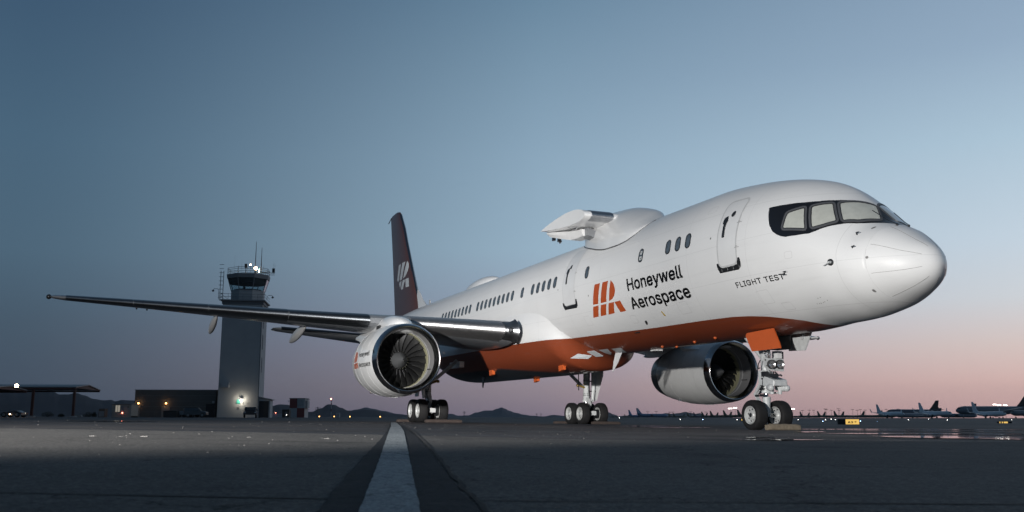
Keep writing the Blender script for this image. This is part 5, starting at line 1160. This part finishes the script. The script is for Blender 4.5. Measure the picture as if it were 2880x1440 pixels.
# shade canopies with gable ends
M['rust_steel'] = mat('red_oxide_steel', (.06, .022, .017), .7)
M['sheetroof'] = mat('sheet_metal_roof', (.16, .18, .2), .45, metal=.4)
def canopy(label, u0, d0, u1, d1, ve, va, length, posts, lampu=None):
    """long shade roof: eave towards us, its right hand gable seen at a slant; u0,d0 near corner, u1,d1 far corner"""
    k = 1/FPX; x0, x1 = (u0-1440)*k*d0*.99, (u1-1440)*k*d1*.99; dm = (d0+d1)/2
    t = thing('shade_canopy', label, 'canopy', (x0, d0, gz(x0, d0))); he = (1175-ve)*k*d0; ha = (1175-va)*k*dm
    G = v3(x1-x0, d1-d0, 0); A = v3(0, 0, he); B = G*.5+v3(0, 0, ha); Cc = G+v3(0, 0, he); D = v3(-length, 0, 0); T = v3(0, 0, .14)
    for q0, q1 in ((A, B), (B, Cc)): obj('roof_slope', MB().prism([q0, q1, q1+T, q0+T], D), M['sheetroof'], t, 0)
    obj('gable_truss', MB().prism([A+v3(-.2, 0, -.05), Cc+v3(-.2, 0, -.05), B+v3(-.2, 0, -.05)], (-.2, 0, 0)), M['rust_steel'], t, 0)
    obj('eave_beam', MB().box((-length, .1, he-.3), (-.1, .35, he-.02)), M['rust_steel'], t, 0); obj('eave_beam', MB().box((-length+G.x, G.y-.35, he-.3), (-.1+G.x, G.y-.1, he-.02)), M['rust_steel'], t, 0)
    for u in posts:
        x = (u-1440)*k*d0*.99-x0
        obj('post', MB().box((x-.2, .1, 0), (x+.18, .4, he-.4)), M['rust_steel'], t, 0)
        obj('post_footing', MB().box((x-.5, -.1, 0), (x+.5, .6, .2)), M['tower'], t)
    if lampu:
        x = (lampu[0]-1440)*k*d0*.99-x0; z = (1175-lampu[1])*k*d0; l = obj('flood_lamp', MB().sphere((x, -.4, z), .24, 8), M['lamp_canopy'], t)
        obj('lamp_arm', MB().tube([(x, -.4, z), (x-.4, .2, z-.1)], .06, 6), M['darkmetal'], l); lamp(t, (x, -1.3, z+.1), 60, (1, .6, .35), .2)
    return t
M['lamp_canopy'] = mat('lamp_canopy', (1, .8, .6), .5, emit=(1, .62, .38), es=60)
canopy('nearer shade canopy at the left edge with a bright floodlight on its gable', -12, 140, 86, 156, 1094.5, 1090, 20, (-40,), (57, 1089))
canopy('farther long shade canopy on red oxide posts, its gable end at the right', 221, 158, 291, 176, 1093.5, 1087.5, 30, (216, 100))
# shrubs and low clutter on the left
M['shrub'] = mat('dark_shrub_leaves', (.03, .042, .03), .8)
def shrub(u, dist, w, h, label):
    p = at(u, dist); rnd = random.Random(int(u)); t = thing('shrub', label, 'shrub', p, 0, 'shrubs below the hills at the left'); mb = MB()
    for k in range(420):
        a, r, q = rnd.uniform(0, 2*pi), rnd.random()**.5, rnd.random()
        x, y, z = w/2*r*cos(a), w/3*r*sin(a), h*q*(1-.55*r*r)+.05; s = rnd.uniform(.05, .11); b, c = rnd.uniform(0, pi), rnd.uniform(-1, 1)
        d1 = v3(cos(b), sin(b), c*.6)*s; d2 = v3(-sin(b), cos(b), .7)*s
        mb.add([v3(x, y, z)-d1, v3(x, y, z)+d2, v3(x, y, z)+d1], [(0, 1, 2)])
    obj('foliage', mb, M['shrub'], t, 0)
    st = MB()
    for k in range(4): st.tube([(0, 0, 0), (rnd.uniform(-.3, .3)*w, rnd.uniform(-.1, .1), h*.6)], [.04, .015], 5)
    obj('stem', st, M['wood_dark'], t)
shrub(262, 172, 2.0, .85, 'wide dark shrub just left of the brown utility cabinet'); shrub(148, 175, 2.2, 1.0, 'dark shrub between the two canopy posts'); shrub(185, 178, 1.2, .6, 'small low shrub close to the right hand canopy post'); shrub(278, 170, .8, .9, 'narrow upright shrub touching the brown utility cabinet')
wb = at(228, 170); tb = thing('concrete_barrier', 'low white barrier lying at the foot of the farther canopy', 'barrier', wb); obj('barrier', MB().prism([(-.9, 0, 0), (.9, 0, 0), (.75, 0, .35), (-.75, 0, .35)], (0, .5, 0)), M['tower'], tb, 0)
# ------------------------------------------------------------------ chequered hut, fence, mast, right of the tower
M['check_red'] = mat('faded_red_panel', (.16, .045, .045), .7); M['check_white'] = mat('faded_white_panel', (.33, .36, .38), .7)
p = at(844, 190); k = 190/FPX
ck = thing('chequered_hut', 'boxy instrument hut painted in large red and white squares', 'hut', p)
w, h = 42*k, 52*k
obj('wall', MB().box((-w/2, .05, -.2), (w/2, 3.5, h)), M['tower'], ck, 0)
for i in (0, 1):
    for j in (0, 1): obj('painted_panel', MB().box((-w/2+i*w/2+.01, 0, j*h/2+.01), (-w/2+(i+1)*w/2-.01, .05, (j+1)*h/2-.01)), M['check_red'] if (i+j) % 2 else M['check_white'], ck, 0)
obj('side_balcony', MB().box((w/2, .5, h*.5), (w/2+.45, 2.5, h*.9)).box((w/2, .5, h*.93), (w/2+.9, .6, h*.96)).box((-w/2-.5, .5, h*.86), (-w/2, .6, h*.89)), M['tower'], ck, 0)
obj('drum', MB().lathe([(0, .5), (.0, .62), (.12, .62), (.14, .3)], (w*.22, -.12, h*.8), 'y', 20), M['check_white'], ck)
obj('roof', MB().box((-w/2-.1, -.05, h), (w/2+.1, 3.6, h+.12)), M['roofgrey'], ck, 0)
hb, _, _ = house('equipment_shed', 'dark brown shed standing just left of the chequered hut', 'shed', 803, 822, 1152.5, 185, 1.5, mat('dark_brown_shed', (.05, .045, .042), .8), trim=False)
obj('door', MB().box((-.1, -.03, 0), (.3, -.005, 1.1)), M['roofgrey'], hb)
obj('lamp', MB().sphere((0.25, -.1, .5), .04, 5), M['lamp_white'], hb)
fp = at(775, 240); fe = thing('low_white_fence', 'low pale panel fence between the control tower and the dark shed', 'fence', fp)
for i in range(7): obj('panel', MB().box((-2.4+i*.7, 0, .1), (-1.75+i*.7, .05, .95-.1*(i % 2))), M['check_white'], fe)
for i in range(8): obj('post', MB().box((-2.45+i*.7, .02, 0), (-2.38+i*.7, .1, 1.0)), M['tower'], fe)
obj('lamp', MB().sphere((.9, -.1, 1.15), .09, 5), M['lamp_red'], fe)
p = at(940, 200); k = 200/FPX; ms = thing('beacon_mast', 'slim white mast with a red lamp on top, right of the chequered hut', 'mast', p)
obj('pole', MB().tube([(0, 0, 0), (0, 0, 50*k)], [.08, .05], 8), M['check_white'], ms); obj('lamp', MB().sphere((-.1, 0, 50*k+.1), .15, 6), M['lamp_red'], ms); obj('lamp_arm', MB().tube([(-.2, 0, 50*k), (.15, 0, 50*k)], .04, 5), M['tower'], ms)
for i in range(5): obj('mast_band', MB().lathe([(0, .09), (.5, .088)], (0, 0, .6+i*.65), 'z', 8), M['check_red' if i % 2 else 'check_white'], ms)
p = at(959, 190); sb = thing('marker_box', 'small white square cabinet beside the beacon mast', 'cabinet', p); obj('housing', MB().box((-.35, 0, .1), (.35, .5, .95)), M['check_white'], sb); obj('leg', MB().box((-.3, .1, 0), (-.22, .2, .1)), M['tower'], sb); obj('leg', MB().box((.22, .1, 0), (.3, .2, .1)), M['tower'], sb); obj('hatch', MB().box((-.2, -.03, .3), (.2, -.002, .8)), M['tower'], sb)
# ------------------------------------------------------------------ airfield lights
def edge_light(u, v, dist, m, label, grp, r=.07, name='edge_light'):
    x = (u-1440)/FPX*dist*.99; z0 = gz(x, dist); d = (FW+RW*((u-1440)/FPX)+UW*((720-v)/FPX)); s = dist/d.y; z = CAM.z+d.z*s
    t = thing(name, label, 'airfield light', (CAM.x+d.x*s, dist, min(z0, z-.3)), 0, grp); hh = z-min(z0, z-.3)
    obj('stem', MB().tube([(0, 0, 0), (0, 0, hh)], .025, 6), M['darkmetal'], t); obj('lens', MB().sphere((0, 0, hh+r*.5), r, 6), m, t)
amb = [(898, 1172), (940, 1172), (984, 1172.5), (1069, 1172.5)]
for (u, v), l in zip(amb, ('leftmost amber edge light, below the left foot of the dark hill', 'amber edge light at the foot of the beacon mast', 'amber edge light just right of the white cabinet', 'amber edge light nearest the starboard engine')): edge_light(u, v, 190, M['lamp_amber'], l, 'amber lights along the far pavement edge', .09)
blue = [(2314, 1185.3, 'blue'), (2322, 1180.6, 'white'), (2333, 1187.3, 'blue'), (2337.5, 1178.8, 'white'), (2349, 1181, 'white'), (2372, 1186.7, 'blue'), (2420, 1184.7, 'blue'), (2467, 1186.5, 'blue'), (2499, 1188.2, 'blue'), (2527.5, 1188.2, 'blue'), (2532, 1188.3, 'white'), (2555, 1180.7, 'white'), (2599, 1189.6, 'blue'), (2664.6, 1181.3, 'white'), (2735, 1188.8, 'white'), (2845, 1181, 'white'), (1742, 1175.8, 'white'), (1913, 1179.7, 'white'), (1976.5, 1180.3, 'blue'), (2073, 1180.6, 'white'), (2612, 1179, 'white'), (2245, 1180.6, 'white')]
BL = ['blue light farthest left of the yellow arrow sign', 'faint white light above the two leftmost blue lights', 'lower blue light left of the black sign board', 'bright white light standing tallest, left of the black sign board', 'white light just left of the black sign board', 'blue light seen against the black sign board', 'blue light touching the right end of the yellow arrow sign', 'blue light below the first winglet aircraft, alone', 'blue light left of the close pair of lights', 'blue one of the close pair of lights', 'white one of the close pair of lights', 'white light on the pavement between the first two winglet aircraft', 'lowest blue light, below the second winglet aircraft', 'bright white light right of the second winglet aircraft', 'tiny white light below the long dark fuselage', 'white light above the far yellow sign', 'bright white light just right of the port main wheels', 'white light below the green tails, right of the two blue tails', 'blue white light below the stored dark blue tail', 'white light beside the tiny yellow sign, left of the nose wheels', 'faint white light under the engine of the second winglet aircraft', 'faint white light just right of the nose wheels']
for (u, v, c), l in zip(blue, BL): edge_light(u, v, 200, M['lamp_blue' if c == 'blue' else 'lamp_white'], l, 'small lights along the taxiways', .06 if c == 'blue' else .045, 'taxiway_light')
# ------------------------------------------------------------------ taxiway signs
M['sign_yellow'] = mat('lit_yellow_panel', (.8, .55, .1), .5, emit=(1, .62, .16), es=.85)
M['sign_black'] = mat('sign_black', (.008, .008, .009), .6)
def sign(u0, u1, ub0, ub1, v0, v1, dist, label, text, tz=0):
    k = dist/FPX; X = lambda u: (u-1440)*k; 
    um = (u0+u1)/2; d = FW+RW*((um-1440)/FPX)+UW*((720-v1)/FPX); s = dist/d.y; zb = CAM.z+d.z*s; x = CAM.x+d.x*s
    g0 = gz(x, dist); t = thing('taxiway_sign', label, 'sign', (x, dist, min(g0, zb-.08))); o = zb-min(g0, zb-.08); hgt = (v1-v0)*k
    fr = obj('housing', MB().box((X(min(u0, ub0))-X(um), .02, o), (X(max(u1, ub1))-X(um), .25, o+hgt)), M['sign_black'], t)
    obj('lit_panel', MB().box((X(u0)-X(um)+.03, -.01, o+.03), (X(u1)-X(um)-.03, .02, o+hgt-.03)), M['sign_yellow'], t)
    for xx in (X(u0)-X(um)+.1, X(u1)-X(um)-.1): obj('leg', MB().box((xx-.03, .1, 0), (xx+.03, .16, o)), M['darkmetal'], t)
    return t, o, hgt, (X(u1)-X(u0))
t, o, hh, ww = sign(2378.6, 2417, 2358, 2417, 1179, 1194, 131, 'lit yellow sign reading A3 with an arrow, black board on its left', 'A3')
def flat_text(body, m, parent, loc, h, w, bold=.01, name='lettering'):
    me = textmesh(body, 0, 0, w, h, bold, flip=False); 
    for v in me.vertices: v.co = (v.co.x, 0, v.co.y)
    me.materials.clear(); me.materials.append(m); ob = bpy.data.objects.new(name, me); COL.objects.link(ob); ob.parent = parent; ob.location = loc; return ob
flat_text('A', M['sign_black'], t, (-ww/2+.33, -.016, o+hh*.24), hh*.52, .31, .012, 'letter')
flat_text('3', M['sign_black'], t, (-ww/2+.72, -.016, o+hh*.24), hh*.52, .27, .012, 'numeral')
obj('arrow', MB().prism([(ww/2-.78, -.016, o+hh*.47), (ww/2-.5, -.016, o+hh*.47), (ww/2-.5, -.016, o+hh*.53), (ww/2-.78, -.016, o+hh*.53)], (0, .003, 0)).prism([(ww/2-.58, -.016, o+hh*.66), (ww/2-.52, -.016, o+hh*.69), (ww/2-.36, -.016, o+hh*.5), (ww/2-.52, -.016, o+hh*.31), (ww/2-.58, -.016, o+hh*.34), (ww/2-.46, -.016, o+hh*.5)], (0, .003, 0)), M['sign_black'], t)
t, o, hh, ww = sign(2811, 2835, 2806, 2846, 1185.5, 1191.5, 165, 'far yellow and black sign near the right edge', '')
obj('black_block', MB().box((-ww/2+.2, -.03, o), (-ww/2+.4, -.01, o+hh)).box((-ww/2+.62, -.03, o), (-ww/2+.75, -.01, o+hh)), M['sign_black'], t)
sign(2085, 2096, 2083, 2098, 1178, 1183, 210, 'tiny lit yellow sign just left of the nose wheels', '')
# ------------------------------------------------------------------ light masts
def mast(u, v, dist, lit, label, wide=1.0):
    p = at(u, dist); k = dist/FPX; h = (1174.5-v)*k; t = thing('light_mast', label, 'light mast', p, 0, 'light masts along the far aprons')
    obj('pole', MB().tube([(0, 0, 0), (0, 0, h)], [.16, .09], 6), M['darkmetal'], t)
    w = 4.2*k*wide
    for q in (-1, 0, 1): obj('lamp_head', MB().box((q*w*.7-w*.28, -.3, h-.2), (q*w*.7+w*.28, .3, h+.15 if not lit else h+.35)), M['lamp_mast'] if lit else M['darkmetal'], t)
    obj('crossarm', MB().box((-w, -.08, h-.1), (w, .08, h)), M['darkmetal'], t)
    return t
M['lamp_mast'] = mat('lamp_mast', (1, 1, 1), .5, emit=(1, .93, .85), es=9)
MS = [(1827, 1158, 0, 'thin mast above the first blue tail'), (1851, 1157, 0, 'thin mast right of the patterned blue tail'), (1889, 1159, 0, 'mast above the middle hill, left one'), (1898, 1158.5, 0, 'mast above the middle hill, right one'), (1948, 1158, 0, 'short mast right of the middle hill'), (1991, 1158.5, 0, 'mast between the stored green tails, under the port engine'), (2059, 1149, 1, 'lit mast left of the nose wheels, lower one'), (2073, 1147, 1, 'lit mast nearest the nose wheels, brighter one'), (2235, 1150, 1, 'lit mast just right of the nose wheels'), (2221, 1152, 0, 'dark mast just right of the nose wheels'), (2262, 1154, 0, 'slim dark mast above the first pair of green tails'), (2281, 1153, 0, 'dark mast between the first and second pairs of green tails, left one'), (2294, 1153, 0, 'dark mast between the first and second pairs of green tails, right one'), (2326, 1149.5, 0, 'tall dark mast right of the second pair of green tails'), (2329, 1151, 0, 'tall dark mast close behind the one right of the second green pair'), (2343, 1153, 0, 'wide headed mast left of the third pair of green tails'), (2363, 1148.5, 0, 'mast above the third pair of green tails, left one'), (2366, 1153, 0, 'mast above the third pair of green tails, right one'), (2403, 1151, 0, 'mast right of the third pair of green tails'), (2416, 1153, 0, 'short mast above the yellow arrow sign'), (2425, 1151, 0, 'wide mast right of the arrow sign'), (2438, 1152.5, 0, 'tall dark mast left of the first winglet aircraft'), (2497, 1150.5, 0, 'mast above the first winglet aircraft'), (2542, 1152.5, 0, 'mast between the first two winglet aircraft'), (2531, 1149.5, 0, 'small topped mast above the small dark tail'), (2608, 1151.5, 0, 'small topped mast behind the second winglet'), (2804, 1137, 1, 'brightest lit mast near the right edge, left one'), (2816, 1138.5, 1, 'brightest lit mast near the right edge, right one'), (2833, 1139, 1, 'wide lit mast near the right edge, farthest right')]
for u, v, lit, l in MS:
    m_ = mast(u, v, 900, lit, l, 1.0 if not lit else 1.2)
# distant transmission pylons
def lattice(u, v, dist, label):
    p = at(u, dist); p.z = .0016*dist; h = (1174-v)/FPX*dist; t = thing('transmission_tower', label, 'pylon', p, 0, 'transmission towers on the skyline'); mb = MB(); r = h*.02
    for s in (-1, 1): mb.tube([(s*h*.14, 0, 0), (s*h*.03, 0, h)], r, 4)
    for q in range(6): mb.tube([((-1)**q*h*.14*(1-q/7), 0, h*q/6), (-(-1)**q*h*.14*(1-(q+1)/7), 0, h*(q+1)/6)], r*.6, 4)
    obj('frame', mb, M['darkmetal'], t, 0); 
    for z in (.72, .9): obj('crossarm', MB().tube([(-h*.3, 0, h*z), (h*.3, 0, h*z)], r, 4), M['darkmetal'], t, 0)
for u, v, l in ((902, 1146.5, 'transmission tower above the saddle left of the dark hill'), (871, 1147, 'slim transmission tower just right of the chequered hut'), (1313, 1158, 'single transmission tower left of the peaked hill'), (1516, 1163, 'left one of the two transmission towers right of the peaked hill'), (1528, 1163.5, 'right one of the two transmission towers right of the peaked hill'), (1566, 1168, 'smallest transmission tower, nearest the port main wheels')): lattice(u, v, 3000, l)
# ------------------------------------------------------------------ parked aircraft
def airliner(label, loc, rz, L_, colf, colt, winglet=0, coln=None, grp=None, simple=False, hgt=None, name='parked_airliner'):
    t = thing(name, label, 'airplane', loc, rz, grp)
    mf, mt, mn = colf, colt, coln or colf
    R = L_*.053; gzb = R*(1.25 if simple else 1.9)
    st_ = [(-.5, .02, .0), (-.49, .35, -.10), (-.465, .65, -.06), (-.43, .9, -.02), (-.38, 1, 0), (.18, 1, 0), (.3, .86, .14), (.4, .55, .42), (.48, .22, .70), (.5, .08, .78)]
    n = 12 if simple else 20
    fz = obj('fuselage', MB().loft([[v3(x*L_, R*r*cos(2*pi*k/n), gzb+R*zz+R*r*sin(2*pi*k/n)) for k in range(n)] for x, r, zz in st_]), mf, t, 50)
    fh_ = hgt or L_*.17
    obj('tail_fin', MB().loft([[v3(x0*L_, -w_, gzb+z), v3(x1*L_, -w_*.3, gzb+z), v3(x1*L_, w_*.3, gzb+z), v3(x0*L_, w_, gzb+z)] for x0, x1, w_, z in ((.31, .475, R*.12, R*.8), (.36, .485, R*.10, R*.9+fh_*.3), (.445, .505, R*.05, R*.9+fh_))]), mt, t, 30)
    for s in (1, -1):
        w = obj('wing', MB().loft([[v3(x0*L_, s*y, gzb+z-h), v3((x0+x1)/2*L_, s*y, gzb+z-h*1.3), v3(x1*L_, s*y, gzb+z), v3((x0+x1)/2*L_, s*y, gzb+z+h)] for x0, x1, y, z, h in ((-.12, .09, R*.7, -R*.5, R*.25), (0.0, .10, L_*.17, -R*.15, R*.12), (.115, .15, L_*.44, R*.65, R*.05))]), mn, t, 40)
        if winglet: obj('winglet', MB().loft([[v3(x0*L_, s*y-.05, gzb+z), v3(x1*L_, s*y-.05, gzb+z), v3(x1*L_, s*y+.05, gzb+z), v3(x0*L_, s*y+.05, gzb+z)] for x0, x1, y, z in ((.115, .15, L_*.44, R*.65), (.145, .165, L_*.465, R*.65+winglet))]), M['air_white'], w, 30)
        obj('tailplane', MB().loft([[v3(x0*L_, s*y, gzb+z), v3(x1*L_, s*y, gzb+z), v3(x1*L_, s*y, gzb+z+.08), v3(x0*L_, s*y, gzb+z+.12)] for x0, x1, y, z in ((.38, .47, R*.4, R*.6), (.455, .49, L_*.17, R*.95))]), mn, t, 30)
        if not simple:
            e = obj('engine', MB().lathe([(-.03*L_, R*.36), (-.055*L_, R*.42), (-.06*L_, R*.46), (-.05*L_, R*.5), (0, R*.52), (.05*L_, R*.36)], (-.04*L_, s*L_*.155, gzb-R*.75), 'x', 18), M['air_engine'], t, 40)
            obj('engine_fan', MB().lathe([(-.035*L_, .02), (-.033*L_, R*.38)], (-.04*L_, s*L_*.155, gzb-R*.75), 'x', 16), M['dark'], e)
            gg = obj('main_gear', MB().tube([(.03*L_, s*R*1.3, gzb-R*.5), (.03*L_, s*R*1.3, .5)], .16, 8), M['grey_paint'], t)
            obj('wheel', MB().lathe([(-.35, .05), (-.35, .5), (.35, .5), (.35, .05)], (.03*L_, s*R*1.3, .5), 'y', 14), M['rubber'], gg)
    if not simple:
        gg = obj('nose_gear', MB().tube([(-.40*L_, 0, gzb-R*.6), (-.40*L_, 0, .4)], .12, 8), M['grey_paint'], t); obj('wheel', MB().lathe([(-.25, .05), (-.25, .4), (.25, .4), (.25, .05)], (-.40*L_, 0, .4), 'y', 14), M['rubber'], gg)
        obj('cockpit_windows', MB().loft([[v3(x*L_, R*r*1.01*cos(a), gzb+R*zz+R*r*1.01*sin(a)) for a in [radians(35+11*k) for k in range(11)]] for x, r, zz in ((-.472, .62, -.06), (-.452, .79, -.04))], closed=False, c0=False, c1=False), M['dark'], fz, 40)
    return t
M['air_white'] = mat('airliner_white', (.80, .82, .85), .3, coat=.4); M['air_navy'] = mat('airliner_dark_blue', (.05, .065, .10), .35, coat=.3); M['air_blue'] = mat('airliner_blue', (.10, .20, .34), .35)
M['air_grey'] = mat('airliner_grey', (.14, .165, .20), .35, coat=.2); M['air_engine'] = mat('airliner_engine', (.35, .37, .4), .25, metal=.6); M['air_black'] = mat('airliner_black_tail', (.008, .009, .014), .4)
M['olive'] = mat('green_primer', (.085, .10, .07), .6, noise=.15, nscale=.3)
def AP(u, dist): return at(u, dist)
# nearer aircraft at the right
airliner('first winglet aircraft from the left, white nose turned to the right', AP(2508, 640), radians(180-72), 27, M['air_white'], M['air_white'], winglet=2.4, hgt=5.2)
airliner('second winglet aircraft, white, right of the tall black tail', AP(2634, 620), radians(180-72), 29, M['air_white'], M['air_white'], winglet=2.6, hgt=5.8)
airliner('third winglet aircraft, white, in front of the long grey jet at the right edge', AP(2785, 620), radians(180-72), 28, M['air_white'], M['air_white'], winglet=2.8, hgt=6.4)
airliner('long dark jet with a tall black tail, behind the first two winglet aircraft', AP(2572, 780), radians(8), 46, M['air_navy'], M['air_black'], hgt=7.4)
airliner('long grey jet with its nose to the left and tail past the right edge', AP(2798, 820), radians(4), 66, M['air_grey'], M['air_black'], hgt=10)
airliner('grey jet with a small blue tail behind the second winglet aircraft', AP(2600, 1100), radians(-15), 40, M['air_grey'], M['air_navy'], simple=True)
airliner('pale jet low behind the second and third winglet aircraft', AP(2695, 1000), radians(172), 40, M['air_grey'], M['air_navy'], simple=True)
airliner('small distant jet whose grey fin rises over the long grey fuselage', AP(2700, 1150), radians(5), 46, M['air_grey'], M['air_navy'], simple=True, hgt=12)
airliner('pale nose and wing of a jet cut by the right edge of the picture', AP(2912, 560), radians(10), 30, M['air_grey'], M['air_navy'])
airliner('pale grey jet whose rounded body shows under the long dark jet', AP(2574, 690), radians(15), 30, M['air_grey'], M['air_navy'], simple=True, hgt=2)
M['air_blue2'] = mat('airliner_bright_blue', (.11, .27, .46), .35)
# two blue tails in the middle distance
airliner('jet with a plain blue tail, left one of the two blue tails', AP(1803, 2300), radians(188), 52, M['air_blue'], M['air_blue2'], simple=True, hgt=12)
ab = airliner('big pale blue jet with a patterned blue tail, right one of the two blue tails', AP(1840, 2150), radians(186), 72, M['air_blue'], M['air_blue'], simple=True, hgt=12.5)
obj('tail_pattern', MB().loft([[v3(x0*72, w_, z), v3(x1*72, w_, z)] for x0, x1, w_, z in ((.40, .44, .5, 11), (.44, .465, .42, 14), (.43, .47, .34, 17), (.47, .49, .27, 20))], closed=False, c0=False, c1=False).loft([[v3(x0*72, -w_, z), v3(x1*72, -w_, z)] for x0, x1, w_, z in ((.40, .44, .5, 11), (.44, .465, .42, 14), (.43, .47, .34, 17), (.47, .49, .27, 20))], closed=False, c0=False, c1=False), M['air_white'], ab, 0, kind='stuff')
def stored(utip, v, lean, label, m='olive', L_=36):
    """stored jet whose fin tip stands at photo column utip; lean -1: fin rakes to the left, nose right"""
    tot = L_*.32; d = tot*FPX/(1176.5-v); uc = utip-lean*.45*L_/d*FPX
    airliner(label, AP(uc, d), radians(195 if lean < 0 else -12), L_, M[m], M[m], simple=True, hgt=L_*.19, grp='stored jets in green primer' if m == 'olive' else None)
stored(1955.5, 1161, -1, 'stored jet with a dark blue tail among the green ones', 'air_navy')
for (u, v, l, lab) in ((1727, 1169, -1, 'faint green tail nearest the port main wheels'), (1738.7, 1169, 1, 'faint green tail leaning right, beside the bright white light'), (1762, 1167, -1, 'green tail leaning left, left of the plain blue tail'), (1773, 1169.5, 1, 'low green tail touching the plain blue tail'), (1858, 1165, -1, 'green tail in front of the patterned blue jet'), (1886, 1163.4, -1, 'green tail below the middle hill, left one of two close together'), (1898, 1162.6, -1, 'green tail below the middle hill, right one of two close together'), (1929, 1166, 1, 'green tail leaning right below the middle hill'), (1937.5, 1161.8, -1, 'green tail just left of the dark blue stored tail'), (1978, 1159, -1, 'green tail just right of the dark blue stored tail'), (1993, 1162.6, 1, 'green tail leaning right, paired beyond the dark blue tail'), (2002, 1157, -1, 'tall green tail under the rear of the port engine'), (2023, 1161, 1, 'green tail leaning right, under the port engine'), (2039, 1155, -1, 'taller green tail left of the two lit masts'), (2060.6, 1159, 1, 'green tail leaning right, under the two lit masts'), (2078.5, 1153.6, -1, 'tallest green tail, cut off by the nose wheels'), (2231, 1163, 1, 'single green tail just right of the nose wheels'), (2253.6, 1158.7, -1, 'first green pair right of the nose wheels, left tail'), (2278.8, 1161.5, 1, 'first green pair right of the nose wheels, right tail'), (2302.5, 1157, -1, 'second green pair right of the nose wheels, left tail'), (2323, 1158.7, 1, 'second green pair right of the nose wheels, right tail'), (2348.6, 1156, -1, 'third green pair right of the nose wheels, left tail'), (2374.6, 1158, 1, 'third green pair right of the nose wheels, right tail'), (2431.7, 1156.7, 1, 'green tail right of the arrow sign'), (2481, 1154.5, 1, 'green tail just left of the first winglet'), (2529, 1154, 1, 'small dark green tail over the long dark fuselage')): stored(u, v, l, lab)
for o in [o for o in list(S.objects) if o.type == 'MESH' and o.data.users and not o.data.materials]: o.data.materials.append(M['darkmetal'])

# ------------------------------------------------------------------ air
HAZE = .00003
if HAZE:
    hm = bpy.data.materials.new('haze_air'); hm.use_nodes = True; nt = hm.node_tree; nt.nodes.clear()
    pv = N(nt, 'ShaderNodeVolumePrincipled'); pv.inputs['Color'].default_value = (.8, .87, 1, 1); pv.inputs['Density'].default_value = HAZE; pv.inputs['Anisotropy'].default_value = .2
    ou = N(nt, 'ShaderNodeOutputMaterial'); nt.links.new(pv.outputs[0], ou.inputs['Volume'])
    obj('haze', MB().box((-9800, -320, -8), (9800, 9800, 330)), hm, None, 0, kind='stuff')
